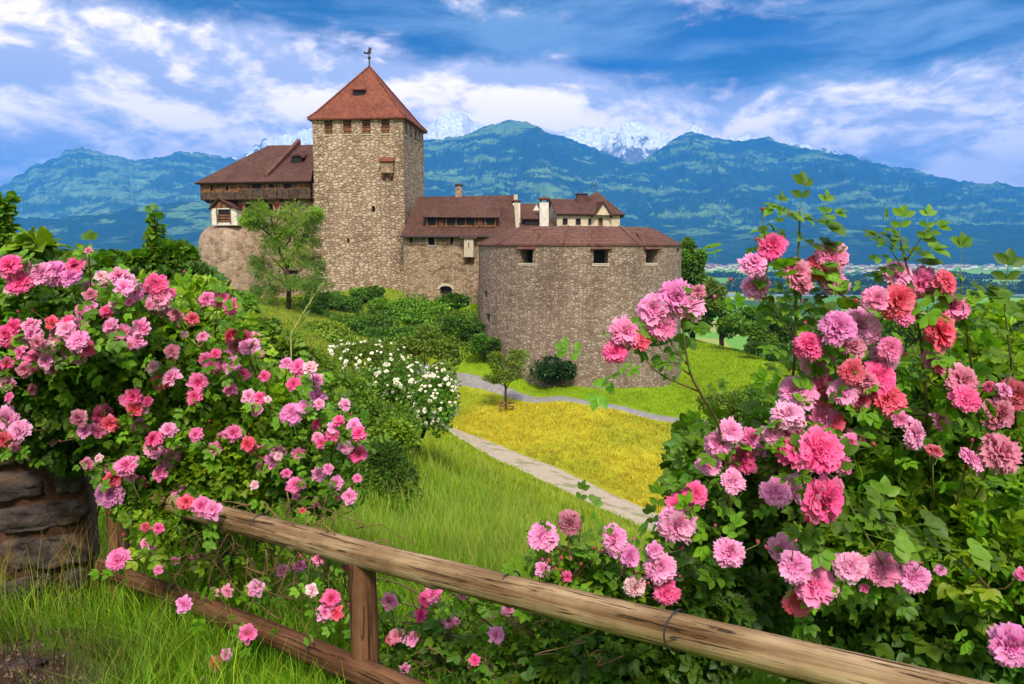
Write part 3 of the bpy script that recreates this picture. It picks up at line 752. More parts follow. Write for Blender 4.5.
pane(fo, ho[0], .2, 'oriel_window', M_dark, orl)
rl_ = MB()
for k in range(3):
    z_ = oz0+.4+.38*k; rl_.hexa([fo(oa+.9, z_, -.12), fo(oa+2.95, z_, -.12), fo(oa+2.95, z_, -.04), fo(oa+.9, z_, -.04)], [fo(oa+.9, z_+.25, -.12), fo(oa+2.95, z_+.25, -.12), fo(oa+2.95, z_+.25, -.04), fo(oa+.9, z_+.25, -.04)])
for uu in (oa+.8, oa+2.9): rl_.hexa([fo(uu, oz0+.1, -.14), fo(uu+.16, oz0+.1, -.14), fo(uu+.16, oz0+.1, -.123), fo(uu, oz0+.1, -.123)], [fo(uu, oz1, -.14), fo(uu+.16, oz1, -.14), fo(uu+.16, oz1, -.123), fo(uu, oz1, -.123)])
rl_.build('railing', M_gal, orl)
gr = MB(); ap = zof(197.5, 108)
slab(gr, [fw(oa-.3, oz1-.1, -1.9), fw(om, ap, -1.9), fw(om, ap, .2), fw(oa-.3, oz1-.1, .2)], .14)
slab(gr, [fw(om, ap, -1.9), fw(oa+4.1, oz1-.1, -1.9), fw(ob_+.3, oz1-.1, .2), fw(om+1.2, ap, .2)], .14)
slab(gr, [fw(om, ap, -1.9), fw(om+1.2, ap, .2), fw(om, ap, .2)], .14)
gr.build('oriel_roof', M_roofb, orl)
gg = MB(); gg.add([fo(oa+.1, oz1, -.003), fo(oa+3.3, oz1, -.003), fo(om, ap-.35, -.003)]+[fo(oa+.1, oz1, .1), fo(oa+3.3, oz1, .1), fo(om, ap-.35, .1)], [(0, 1, 2), (5, 4, 3), (0, 3, 4, 1), (1, 4, 5, 2), (2, 5, 3, 0)])
gg.build('gable_boards', M_gal, orl)

# --- rounded lower bastion under the wing
rc = P(233, 250, 113); rc = Vector((rc.x+.6, rc.y, 0))
rb = MB(); N = 48; prof_ = [(-12, 6.3), (zof(290, 108), 5.9), (zof(262, 108), 5.55), (zof(243, 108), 5.3), (zof(235, 108), 4.95), (zof(229, 108), 4.3), (zof(225, 108), 3.5), (zof(222.5, 108), 2.4), (zof(222, 108), 0.01)]
for z, r_ in prof_:
    for j in range(N):
        t_ = 2*math.pi*j/N; q = r_*(1+.02*math.sin(5*t_+z)); rb.v.append((rc.x+q*math.cos(t_), rc.y+q*math.sin(t_), z))
for i in range(len(prof_)-1):
    for j in range(N): rb.f.append((i*N+j, i*N+(j+1) % N, (i+1)*N+(j+1) % N, (i+1)*N+j))
rb.build('rounded_bastion', M_round, castle, smooth=True)

# --- great round bastion
bd = 80.0; Bz = zof(243.5, 80); B0 = P(579, 250, 91.6); BC = Vector((B0.x, B0.y, 0)); BR = 12.15
NB = 26
def fbst(u_, z, s=0):
    t_ = math.pi*1.5 + u_/BR           # u = 0 faces the camera
    k_ = 2*math.pi/NB; t0 = math.floor((t_)/k_)*k_; fr_ = (t_-t0)/k_
    rr = BR*math.cos(k_/2)/math.cos((fr_-.5)*k_)*.3+BR*.7
    rr = rr-s+max(0, (Bz-4-z))*.028
    return (BC.x+rr*math.cos(t_), BC.y+rr*math.sin(t_), z)
def upx(px):
    s_ = (px-579)/107.0; s_ = max(-.985, min(.985, s_)); return BR*math.asin(s_)
hb = []
for a_, b_ in ((515, 527), (583, 597), (634.5, 647), (671.5, 676)):
    hb.append((upx(a_), upx(b_), zof(264, 81), zof(248, 81)))
hb += [(upx(479), upx(482.5), zof(298, 86), zof(291, 86)), (upx(482), upx(486), zof(323, 86), zof(314, 86)), (upx(593), upx(595), zof(334, 80), zof(331.5, 80))]
bs = MB(); H2 = math.pi*BR
holewall(bs, -H2, H2, -24, Bz, hb, fbst, step=H2/40, dep=1.6)
bs = bs.build('round_bastion', M_bast, castle)
for i, h in enumerate(hb):
    pane(fbst, h, 1.55 if i < 4 else .6, 'embrasure', M_dark, bs, .0)
for h in hb[:3]:
    surround(fbst, (h[0], h[1], h[2]-.06, h[2]-.02), 'embrasure_sill', M_trim, bs, .12, .08)
br_ = MB(); NR = 56
ring = []
for k in range(NR+1):
    t_ = -math.pi+2*math.pi*k/NR; uu = t_*BR
    o = Vector(fbst(uu, Bz-.08, -.14)); mid = Vector(fbst(uu, Bz+1.35, 2.4)); i_ = Vector(fbst(uu, Bz+1.9, 3.6)); i2 = Vector(fbst(uu, Bz+.2, 5.2))
    # the roof steps down at the right-hand third
    ring.append((o-Vector((0, 0, .18)), o, mid, i_, i2))
for k in range(NR):
    A_, B_ = ring[k], ring[k+1]
    for q in range(4): br_.add([A_[q], B_[q], B_[q+1], A_[q+1]], [(0, 1, 2, 3)])
    br_.add([A_[4], B_[4], B_[0], A_[0]], [(0, 1, 2, 3)])
br_.build('bastion_roof', M_roofm, bs)
for k in range(2, NR, 6):
    hm_ = MB(); hm_.tube([ring[k][1]+Vector((0, 0, .03)), ring[k][2]+Vector((0, 0, .03)), ring[k][3]+Vector((0, 0, .03))], .10, 6); hm_.build('ridge_tiles', M_roofm, bs)
for h in hb[:3]:      # small pents over the embrasures
    pm = MB(); slab(pm, [fbst(h[0]-.35, h[3]-.1, -.38), fbst(h[1]+.35, h[3]-.1, -.38), fbst(h[1]-.05, Bz+1.25, 1.6), fbst(h[0]+.05, Bz+1.25, 1.6)], .14); pm.build('embrasure_roof', M_roofm, bs)
mb = MB()
for k in range(7):    # higher roof over the centre of the bastion
    pass
lo_ = [fbst(upx(516), Bz+1.55, 2.6), fbst(upx(560), Bz+1.5, 2.6), fbst(upx(600), Bz+1.5, 2.6), fbst(upx(640), Bz+1.5, 2.6)]
hi_ = [P(520, 226.5, 90), P(560, 226, 88), P(600, 226, 88), P(622, 227, 90)]
for k in range(3): slab(mb, [lo_[k], lo_[k+1], hi_[k+1], hi_[k]], .15)
for k in range(3):
    slab(mb, [hi_[k], hi_[k+1], hi_[k+1]+Vector((0, 6, -2.2)), hi_[k]+Vector((0, 6, -2.2))], .15)
slab(mb, [hi_[0], hi_[0]+Vector((0, 6, -2.2)), Vector(lo_[0])+Vector((-1, 4, 0)), lo_[0]], .15)
slab(mb, [lo_[3], Vector(lo_[3])+Vector((1, 4, 0)), hi_[3]+Vector((0, 6, -2.2)), hi_[3]], .15)
mb.build('upper_roof', M_roofm, bs)

# --- middle wing between keep and bastion
MA, MBp = P(403, 234, 102), P(516, 234, 99)
fm = flat(MA, MBp); zm = zof(234, 100.5)
hm = [(fm.L*(x0-403)/113, fm.L*(x1-403)/113, zof(y1, 101), zof(y0, 101)) for x0, x1, y0, y1 in ((410, 412.5, 236.5, 243), (428.5, 435.5, 236, 245), (451, 454, 236.5, 244), (440, 452, 286.5, 294))]
mw = MB(); holewall(mw, 0, fm.L, -12, zm, hm, fm, dep=.6)
mw = mw.build('middle_wing', M_wallst, castle)
for i, h in enumerate(hm): pane(fm, h, .5, 'window' if i < 3 else 'arched_gate', M_dark, mw)
surround(fm, hm[1], 'window_frame', M_trim, mw, .16)
ar = MB(); h = hm[3]; c_ = (h[0]+h[1])/2; r0 = (h[1]-h[0])/2
for k in range(9):
    t0, t1 = math.pi*k/9, math.pi*(k+1)/9
    pin = [(c_+r0*1.05*math.cos(t), h[3]-.35+r0*.55*math.sin(t)) for t in (t0, t1)]; pout = [(c_+r0*1.5*math.cos(t), h[3]-.35+r0*.95*math.sin(t)) for t in (t0, t1)]
    q = [pin[0], pout[0], pout[1], pin[1]]
    ar.hexa([fm(a, b, -.08) for a, b in q], [fm(a, b, .02) for a, b in q])
ar.build('gate_arch', M_trim, mw)
e0, e1 = Vector(fm(-.1, zm-.25, -.8)), Vector(fm(fm.L+.2, zm-.25, -.8))
r0_, r1_ = P(418.5, 196, 107), P(514, 196, 104); r0_.z = r1_.z = (r0_.z+r1_.z)/2
mr = MB(); slab(mr, [e0, e1, r1_, r0_], .22); slab(mr, [r0_, r1_, e1+Vector((0, 12, 0)), e0+Vector((0, 12, 0))], .22)
slab(mr, [e0+Vector((0, 12, 0)), e0, r0_], .2)
mr = mr.build('middle_roof', M_roofb, mw)
gt = MB(); gt.tube([e0+Vector((0, -.12, -.12)), e1+Vector((0, -.12, -.12))], .11, 8); gt.build('gutter', M_iron, mw)
def slope2(p, A_, B_, C_):
    n = (B_-A_).cross(C_-A_); return A_.z-(n.x*(p.x-A_.x)+n.y*(p.y-A_.y))/n.z
s0, s1 = P(427, 222, 101.8), P(496, 222, 99.8)
for p in (s0, s1): p.z = slope2(p, e0, e1, r1_)
t0_, t1_ = s0+Vector((0, 3.2, 0)), s1+Vector((0, 3.2, 0))
for p in (t0_, t1_): p.z = slope2(p, e0, e1, r1_)
dd = MB(); up_ = Vector((0, 0, 1.35))
dd.hexa([s0, s1, t1_, t0_], [s0+up_, s1+up_, t1_+Vector((0, 0, .15)), t0_+Vector((0, 0, .15))]); dd = dd.build('long_dormer', M_dark, mw)
dr_ = MB(); slab(dr_, [s0+up_+Vector((-.5, -.7, -.05)), s1+up_+Vector((.5, -.7, -.05)), t1_+Vector((.5, .4, .5)), t0_+Vector((-.5, .4, .5))], .12); dr_.build('long_dormer_roof', M_roofb, mw)
dp = MB(); 
for k in range(8):
    q = s0.lerp(s1, (k+.02)/7.1)+Vector((0, -.06, 0)); dp.box(q+Vector((0, -.02, .65)), (.2, .1, 1.3))
for k in (1, 5):
    q = s0.lerp(s1, (k+.5)/7.1); dp.box(q+Vector((.2, -.05, .55)), (1.15, .06, .9))
q = (s0+s1)/2; dp.box(q+Vector((0, -.05, .14)), ((s1-s0).length, .07, .25), Matrix.Rotation(math.atan2((s1-s0).y, (s1-s0).x), 3, 'Z'))
dp.build('dormer_posts', M_gal, mw)
# white closet box on the wall
q0 = fm.L*(465-403)/113; q1 = fm.L*(477-403)/113; zc0, zc1 = zof(257, 100), zof(238, 100)
wb = MB(); wb.hexa([fm(q0+.2, zc0, -.9), fm(q1-.2, zc0, -.9), fm(q1-.2, zc0, .05), fm(q0+.2, zc0, .05)], [fm(q0+.2, zc1, -.9), fm(q1-.2, zc1, -.9), fm(q1-.2, zc1, .05), fm(q0+.2, zc1, .05)])
wb.build('wall_closet', M_trim, mw)
wb = MB(); slab(wb, [fm(q0-.3, zc1+.02, -1.15), fm(q1+.3, zc1+.02, -1.15), fm(q1+.3, zc1+.55, .1), fm(q0-.3, zc1+.55, .1)], .12); wb.build('closet_roof', M_gal, mw)
wb = MB()
for uu in (q0+.25, q1-.7): wb.hexa([fm(uu, zc0-.8, -.2), fm(uu+.4, zc0-.8, -.2), fm(uu+.4, zc0-.8, .05), fm(uu, zc0-.8, .05)], [fm(uu, zc0-.01, -.85), fm(uu+.4, zc0-.01, -.85), fm(uu+.4, zc0-.01, .05), fm(uu, zc0-.01, .05)])
wb.hexa([fm(q0+.75, zc0+1.2, -.93), fm(q1-.75, zc0+1.2, -.93), fm(q1-.75, zc0+1.2, -.903), fm(q0+.75, zc0+1.2, -.903)], [fm(q0+.75, zc0+1.9, -.93), fm(q1-.75, zc0+1.9, -.93), fm(q1-.75, zc0+1.9, -.903), fm(q0+.75, zc0+1.9, -.903)])
wb.build('bracket', M_gal, mw)
# stepped gable at the right end of the roof
sg = MB(); ga = e1+Vector((.15, 0, .1)); gb = r1_+Vector((.15, 0, .3))
for k in range(9):
    p = ga.lerp(gb, k/9); q = ga.lerp(gb, (k+1)/9)
    sg.hexa([Vector((p.x-.2, p.y, p.z-1.5)), Vector((p.x+.3, p.y, p.z-1.5)), Vector((q.x+.45, q.y-.02, p.z-1.5)), Vector((q.x-.35, q.y-.02, p.z-1.5))],
            [Vector((p.x-.2, p.y, q.z-.25)), Vector((p.x+.3, p.y, q.z-.25)), Vector((q.x+.3, q.y-.02, q.z-.25)), Vector((q.x-.2, q.y-.02, q.z-.25))])
sg.build('stepped_gable', M_trim, mw)
def chimney(px, pyb, pyt, d, wd, mat, parent, name='chimney', cap=True, pot=False):
    b = P(px, pyb, d); t = P(px, pyt, d); hgt = t.z-b.z
    m = MB(); m.box((b.x, b.y, b.z+hgt*.36-.6), (wd, wd, hgt*.72+1.2)); c = m.build(name, mat, parent)
    m = MB(); zt_ = b.z+hgt*.72
    for sx in (-1, 1): m.box((b.x+sx*wd*.38, b.y, zt_+hgt*.06), (wd*.2, wd*.9, hgt*.12-.01))
    m.box((b.x, b.y, zt_+hgt*.14), (wd*1.25, wd*1.25, hgt*.05))
    ap_ = (b.x, b.y, t.z); z_ = zt_+hgt*.17; w_ = wd*.62
    m.add([(b.x-w_, b.y-w_, z_), (b.x+w_, b.y-w_, z_), (b.x+w_, b.y+w_, z_), (b.x-w_, b.y+w_, z_), ap_], [(0, 1, 4), (1, 2, 4), (2, 3, 4), (3, 0, 4), (3, 2, 1, 0)])
    m.build(name+'_cap', M_roofm, parent)
chimney(459, 198, 183, 106, .9, M_wallst, mw); chimney(516.5, 214, 199, 103, 1.0, M_white, mw)
chimney(544, 220, 196, 102, 1.2, M_white, mw); chimney(508, 222, 205, 108, .6, M_wallst, mw)

# --- roof and cream house behind the bastion
bk = MB(); b0, b1 = P(513, 229, 101), P(556, 229, 101); c0, c1 = P(518, 203.5, 108), P(540, 203.5, 108); c0.z = c1.z
slab(bk, [b0, b1, c1, c0], .2); slab(bk, [b1, b1+Vector((0, 12, 0)), c1], .2); slab(bk, [c0, c1, b1+Vector((0, 12, 0)), b0+Vector((0, 12, 0))], .2); bko = bk.build('inner_roof', M_roofb, castle)
bg2 = MB(); q = P(531.5, 222, 102.5); q.z = q.z; bg2.box(q, (1.8, 1.2, .9)); bg2.build('roof_dormer', M_dark, bko)
bg2 = MB(); slab(bg2, [q+Vector((-1.3, -.9, .4)), q+Vector((1.3, -.9, .4)), q+Vector((1.1, 1.6, 1.35)), q+Vector((-1.1, 1.6, 1.35))], .14); bg2.build('dormer_roof', M_roofb, bko)
wg = MB(); a_, b_, c_ = P(531.5, 213, 106), P(541, 213, 106), P(536.5, 204.5, 106)
wg.add([a_, b_, c_]+[p+Vector((0, .5, 0)) for p in (a_, b_, c_)], [(0, 1, 2), (5, 4, 3), (0, 3, 4, 1), (1, 4, 5, 2), (2, 5, 3, 0)]); wg.build('white_gable', M_white, bko)
HA, HB = P(557, 215, 105.5), P(620, 215, 107.5); fh = flat(HA, HB); zh = zof(213.5, 106); 
hh_ = [(fh.L*(x0-557)/63, fh.L*(x1-557)/63, zof(y1, 106), zof(y0, 106)) for x0, x1, y0, y1 in ((562.5, 567.5, 218.5, 225), (575.5, 580.5, 218.5, 225), (588, 591, 218.5, 225), (598, 602.5, 217.5, 226))]
hs = MB(); holewall(hs, 0, fh.L, zof(240, 106), zh, hh_, fh, dep=.3)
G1 = P(547, 215, 113); G0 = Vector((HA.x, HA.y, 0))
fgd = flat(Vector((G1.x, G1.y, 0)), G0); gl = fgd.L
holewall(hs, 0, gl, zof(240, 106), zh, [], fgd)
zrd = zof(200, 109); gmid = gl*.5
hs.add([fgd(0, zh, 0), fgd(gl, zh, 0), fgd(gmid, zrd, 0)], [(0, 1, 2)])
fhr = flat(HB, HB+Vector((1.0, 9, 0))); holewall(hs, 0, 9, zof(240, 106), zh, [], fhr)
house = hs.build('upper_house', M_plaster, castle)
for i, h in enumerate(hh_):
    pane(fh, h, .2, 'window' if i < 3 else 'door', M_dark if i < 3 else M_gal, house); surround(fh, h, 'window_frame', M_trim, house, .1)
hr2 = MB()
E0 = Vector(fh(-.3, zh-.1, -.6)); E1 = Vector(fh(fh.L+.5, zh-.1, -.6)); G = Vector(fgd(gmid, zrd+.2, -.35))
Ap = P(597.5, 191.5, 111); Rm = P(582, 199.8, 110.5); Rm.z = zrd+.2; G.z = zrd+.2
slab(hr2, [E0, Vector(fh(fh.L*.55, zh-.1, -.6)), Rm, G], .16)
E1b = E1+Vector((1.2, 9.8, 0)); E0b = Vector(fgd(-.3, zh-.1, -.3))
M0 = Vector(fh(fh.L*.55, zh-.1, -.6))
slab(hr2, [M0, E1, Ap, Rm], .16); slab(hr2, [E1, E1b, Ap], .16); slab(hr2, [E0b, G, Rm, Ap, E1b][:3], .16); slab(hr2, [Rm, Ap, E1b, E0b], .16)
hr2.build('house_roof', M_roofb, house)
g0_ = fh.L*(593-557)/63; g1_ = fh.L*(609-557)/63; gm = (g0_+g1_)/2; za_ = zof(202.5, 105.5)
gb_ = MB(); gb_.add([fh(g0_, zh-.2, -.68), fh(g1_, zh-.2, -.68), fh(gm, za_, -.68), fh(g0_, zh-.2, 1), fh(g1_, zh-.2, 1), fh(gm, za_, 3.0)], [(0, 1, 2), (5, 4, 3), (0, 3, 4, 1), (1, 4, 5, 2), (2, 5, 3, 0)]); gb_.build('front_gable', M_plaster, house)
gb_ = MB(); slab(gb_, [fh(g0_-.35, zh-.5, -.95), fh(gm, za_+.2, -.95), fh(gm, za_+.2, 4), fh(g0_-.35, zh-.5, 2)], .12); slab(gb_, [fh(gm, za_+.2, -.95), fh(g1_+.35, zh-.5, -.95), fh(g1_+.35, zh-.5, 2), fh(gm, za_+.2, 4)], .12)
gb_.build('front_gable_roof', M_roofb, house)
chimney(581.5, 202, 193, 110, 1.5, M_roofm, house)
for px, py in ((595, 190), (592, 190.5)):
    m = MB(); p = P(px, py+2.5, 112); m.tube([p-Vector((0, 0, 1)), p+Vector((0, 0, 1.6))], .04, 5); m.box(p+Vector((0, 0, 1.1)), (.7, .04, .04)); m.build('roof_finial', M_iron, house)

# ------------------------------------------------------------------ leaf and blade meshes
def unit(a): return a/np.maximum(np.linalg.norm(a, axis=-1, keepdims=True), 1e-9)
def leaflet(w=.36, fold=.10, curl=.12):
    ys = [0, .22, .5, .8, 1.0]; ws = [0, .8*w, w, .62*w, 0]
    V = [(0, 0, 0)]
    for y, q in zip(ys[1:4], ws[1:4]): V += [(-q, y, fold-curl*y*y), (0, y, -curl*y*y), (q, y, fold-curl*y*y)]
    V.append((0, 1, -curl*1.2))
    Fq = [(1, 2, 5, 4), (2, 3, 6, 5), (4, 5, 8, 7), (5, 6, 9, 8)]
    Ft = [(0, 2, 1), (0, 3, 2), (7, 8, 10), (8, 9, 10)]
    return np.array(V, float), Fq, Ft
def compound(n=5, w=.33, s=.42, seed=0):
    r = random.Random(seed); L, fq, ft = leaflet(w); V = []; FQ = []; FT = []
    spec = [(1.0, 0, 1.05)]
    for k in range((n-1)//2):
        y = .68-.36*k
        spec += [(y, 62+r.uniform(-8, 8), .95-.12*k), (y, -62+r.uniform(-8, 8), .95-.12*k)]
    for (y, ang, q) in spec:
        y0 = y-s*.85 if ang == 0 else y
        ca, sa = math.cos(R(ang)), math.sin(R(ang)); M = L*s*q
        tw = r.uniform(-.35, .35)
        x = M[:, 0]*math.cos(tw); z = M[:, 2]+M[:, 0]*math.sin(tw)
        X = x*ca+M[:, 1]*sa; Y = -x*sa+M[:, 1]*ca+y0; Zz = z-.10*Y*Y
        o = len(V); V += list(zip(X, Y, Zz)); FQ += [tuple(i+o for i in f) for f in fq]; FT += [tuple(i+o for i in f) for f in ft]
    o = len(V); t = .012
    V += [(-t, 0, 0), (t, 0, 0), (t, .6, -.04), (-t, .6, -.04)]; FQ.append((o, o+1, o+2, o+3))
    return np.array(V), FQ, FT
L1 = leaflet(); L0 = (np.array([(0, 0, 0), (-.34, .5, .08), (0, 1, -.1), (.34, .5, .08)]), [(0, 3, 2, 1)], [])
ROSE = [compound(5, .34, .42, 1), compound(5, .32, .44, 2), compound(7, .32, .34, 3), compound(3, .38, .5, 4)]
ASH = [compound(9, .22, .30, 5)]
def scatter(tmpl, pos, dr, nr, size, colr):
    V, FQ, FT = tmpl; n = len(pos); k = len(V)
    y = unit(dr); x = unit(np.cross(y, nr)); z = np.cross(x, y)
    W_ = pos[:, None, :]+size[:, None, None]*(V[None, :, 0, None]*x[:, None]+V[None, :, 1, None]*y[:, None]+V[None, :, 2, None]*z[:, None])
    off = (np.arange(n)*k)[:, None, None]
    fq = (np.array(FQ)[None]+off).reshape(-1, 4) if FQ else np.zeros((0, 4), int)
    ft = (np.array(FT)[None]+off).reshape(-1, 3) if FT else np.zeros((0, 3), int)
    return W_.reshape(-1, 3), fq, ft, np.repeat(colr, k, axis=0)
def merge(parts):
    V = []; Q = []; T = []; C = []; o = 0
    for v, q, t, c in parts:
        V.append(v); Q.append(q+o); T.append(t+o); C.append(c); o += len(v)
    return np.concatenate(V), [np.concatenate(Q), np.concatenate(T)], np.concatenate(C)
def foliage_obj(name, parts, mat, parent):
    V, Fs, C = merge(parts); pl_ = np.array(world_loc(parent)) if parent is not None else 0
    return link(name, npmesh(name, V-pl_, [f for f in Fs if len(f)], mat, C), parent)
G_DARK = (.06, .145, .012); G_MID = (.11, .24, .014); G_LIME = (.22, .38, .015); G_OLIVE = (.15, .24, .018); G_BLUE = (.03, .085, .03)
def rnd_in_ball(n, shell=.55):
    v = unit(rng.normal(size=(n, 3))); r = rng.random(n)**(1/3*(1-shell)+.0001)
    return v*r[:, None]
def crown_parts(blobs, leaf, tmpls, lumps=9, colv=.35, hang=.2, flat=1.0):
    """blobs: (centre, (rx, ry, rz), n, colour); leaves sit in smaller clumps through each blob"""
    parts = []
    for c, r, n, colr in blobs:
        c = np.array(c); r = np.array(r)
        m = max(3, lumps); cc = rnd_in_ball(m, .35)*.78; cs = rng.uniform(.28, .55, m)
        tone = rng.uniform(1-colv, 1+colv, m)
        k = rng.integers(0, m, n)
        off = rnd_in_ball(n, .5)*cs[k][:, None]; off[:, 2] *= flat
        p = cc[k]+off
        pos = c+p*r
        outw = unit(p*.8+off/cs[k][:, None])
        dr = unit(outw+rng.normal(size=(n, 3))*.6-np.array([0, 0, hang]))
        nr_ = unit(outw*.5+np.array([0, -.15, .8])+rng.normal(size=(n, 3))*.55)
        s = leaf*rng.uniform(.6, 1.25, n)
        C = np.array(colr)[None]*(tone[k]*rng.uniform(.75, 1.25, n))[:, None]
        C = C*np.stack([rng.uniform(.8, 1.35, n), np.ones(n), rng.uniform(.7, 1.3, n)], 1)
        t = rng.integers(0, len(tmpls), n)
        for q in range(len(tmpls)):
            w_ = t == q
            if w_.any(): parts.append(scatter(tmpls[q], pos[w_], dr[w_], nr_[w_], s[w_], C[w_]))
    return parts
def radii(rx, ry, d, depth=None):
    a = rx/F*d; b = ry/F*d
    return (a, depth if depth else max(a, b)*.8, b)
def plant(name, label, cat, base, blobs, leaf, tmpls, trunk=.08, group=None, lumps=9, bark=None, limbs=True, part='foliage', stempart='trunk', **kw):
    """base: photo point and distance of the foot; blobs in photo px at distance; -> thing > foliage, trunk"""
    b = ground_at(*base); root = empty(name, b, label, cat, group)
    bl = [(P(x, y, d), radii(rx, ry, d), n, c) for (x, y, d, rx, ry, n, c) in blobs]
    foliage_obj(part, crown_parts(bl, leaf, tmpls, lumps, **kw), M_leaf, root)
    m = MB(); foot = b-Vector((0, 0, .3))
    cen = sum((q[0] for q in bl), Vector())/len(bl)
    top = Vector((b.x*.6+cen.x*.4, b.y*.6+cen.y*.4, cen.z))
    for q in bl:
        c = q[0]; k = b.lerp(top, random.uniform(.35, .8)); k.z = min(k.z, c.z)
        mid = k.lerp(c, .5)+Vector((random.uniform(-.15, .15)*q[1][0], 0, -.1*q[1][2]))
        m.tube([foot, b.lerp(k, .5)+Vector((random.uniform(-.2, .2)*trunk*3, 0, 0)), k, mid, c+Vector((0, 0, q[1][2]*.4))], [trunk, trunk*.85, trunk*.65, trunk*.4, trunk*.12], 7)
        if limbs:
            for _ in range(5):
                v = Vector(rnd_in_ball(1, .8)[0]); e_ = c+Vector((v.x*q[1][0]*.8, v.y*q[1][1]*.8, v.z*q[1][2]*.8))
                m.tube([mid, mid.lerp(e_, .5)+Vector((0, 0, .08*q[1][2])), e_], [trunk*.35, trunk*.22, trunk*.06], 5)
    m.build(stempart, bark or M_bark, root, smooth=True)
    return root

# ------------------------------------------------------------------ valley: river, woods, town
def quad_strip(name, pts2, w, z, mat):
    V = []
    for (x, y) in pts2: V += [(x, y-w/2, z), (x, y+w/2, z)]
    n = len(pts2); Fq = [(2*i, 2*i+2, 2*i+3, 2*i+1) for i in range(n-1)]
    return tag(link(name, npmesh(name, V, np.array(Fq), mat)), kind='structure')
m_, nt_, b_ = newmat('water'); b_.inputs['Base Color'].default_value = (.32, .42, .42, 1); b_.inputs['Roughness'].default_value = .25; M_water = m_
quad_strip('river', [(x, 2170+.03*x+60*math.sin(x/900)) for x in np.linspace(-3000, 3000, 40)], 120, VALLEY+1.2, M_water)
M_house = [plain('white_wall_far', (.75, .72, .66), .9, .1, .1, .05, 0), plain('cream_wall_far', (.66, .6, .5), .9, .1, .1, .05, 0)]
M_hroof = plain('far_roof', (.20, .11, .08), .9, .1, .2, .05, 0)
def house_mesh():
    V = [(-.5, -.5, 0), (.5, -.5, 0), (.5, .5, 0), (-.5, .5, 0), (-.5, -.5, .6), (.5, -.5, .6), (.5, .5, .6), (-.5, .5, .6), (-.5, 0, .95), (.5, 0, .95)]
    Fs = [(0, 1, 5, 4), (2, 3, 7, 6), (1, 2, 6, 5), (3, 0, 4, 7)]; 
    me = bpy.data.meshes.new('village_house'); me.from_pydata(V, [], Fs+[(5, 6, 9), (7, 4, 8), (4, 5, 9, 8), (6, 7, 8, 9)]); 
    return me
hmesh = []
for mm in M_house:
    me = house_mesh(); me.materials.append(mm); me.materials.append(M_hroof)
    for i in (6, 7): me.polygons[i].material_index = 1
    hmesh.append(me)
nh_ = 0
while nh_ < 240:
    t = rng.random()
    if t < .2: px, py = rng.uniform(688, 748), rng.uniform(263.5, 270.5)
    elif t < .62: px, py = rng.uniform(842, 915), 263.5+rng.random()**1.4*10
    else: px, py = rng.uniform(905, 1120), rng.uniform(264, 269.5)
    d = -VALLEY*F/(py-250)*.985; q = P(px, py, d)
    o = bpy.data.objects.new('village_house', hmesh[int(rng.integers(0, 2))]); col.objects.link(o)
    o.location = (q.x, d, VALLEY); s_ = rng.uniform(19, 34); o.scale = (s_*rng.uniform(1, 1.6), s_, rng.uniform(16, 26)); o.rotation_euler = (0, 0, rng.uniform(-.6, .6))
    tag(o, 'tiny pale house of the village at the foot of the far mountains', 'house', 'houses of the village across the valley'); nh_ += 1
# woods and tree lines of the valley, one mass
bl = []
def far_wood(px, py, rx, n, h=16):
    d = -VALLEY*F/(py-250); q = P(px, py, d); return (Vector((q.x, d, VALLEY+h*.5)), (rx/F*d, 60, h*.75), n, (.03, .07, .02))
for (px, py, rx) in [(720, 277, 26), (760, 284, 30), (790, 276, 30), (740, 291, 50), (830, 279, 34), (860, 286, 40), (900, 289, 30), (960, 286, 34), (1000, 279, 40), (1050, 287, 50), (700, 286, 24), (880, 277, 20), (950, 276, 22), (780, 293, 40), (840, 294, 50), (930, 294, 60), (1010, 293, 40), (690, 294, 30), (1080, 277, 40), (20, 285, 60), (120, 280, 60), (1120, 284, 60)]:
    bl.append(far_wood(px, py, rx, 1500))
v_ = foliage_obj('valley_wood', crown_parts(bl, 14, [L0], 26, flat=1), M_leaf, None); tag(v_, 'dark tree lines and woods between the valley fields', 'wood', kind='stuff')

# ------------------------------------------------------------------ trees and shrubs round the castle
TR = 'trees on the slope behind the bastion'
plant('broadleaf_tree', 'tall dark green tree rising right beside the bastion edge', 'tree', (692, 345, 112),
      [(690, 258, 112, 14, 18, 2600, G_MID), (688, 285, 112, 20, 20, 2600, G_MID), (702, 305, 110, 20, 18, 2200, G_MID), (692, 322, 112, 18, 14, 1500, G_DARK)], .55, [L0], .4, TR)
plant('broadleaf_tree', 'paler rounded tree just right of the tall tree by the bastion', 'tree', (722, 345, 108),
      [(715, 296, 108, 13, 16, 1800, G_OLIVE), (722, 318, 108, 20, 18, 2200, G_MID)], .5, [L0], .35, TR)
spec_ = [(752, 322, 24, 18, G_MID), (785, 318, 26, 22, G_DARK), (820, 330, 26, 22, G_MID), (858, 326, 26, 24, G_DARK), (896, 322, 26, 22, G_MID), (935, 330, 28, 24, G_DARK), (975, 326, 28, 26, G_MID), (1015, 320, 28, 26, G_DARK), (1060, 325, 30, 26, G_MID)]
nm_ = ['low bushy tree at the top of the lawn beside the bastion', 'dark tree behind the left flowering rose spray', 'green tree between the two tall rose sprays', 'dark tree below the long pale river strip', 'tree behind the pink cluster of the second tall spray', 'dark tree behind the crimson double bloom at right', 'green tree behind the upright leafy shoot at right', 'dark tree at the right edge behind the roses', 'green tree partly outside the right edge']
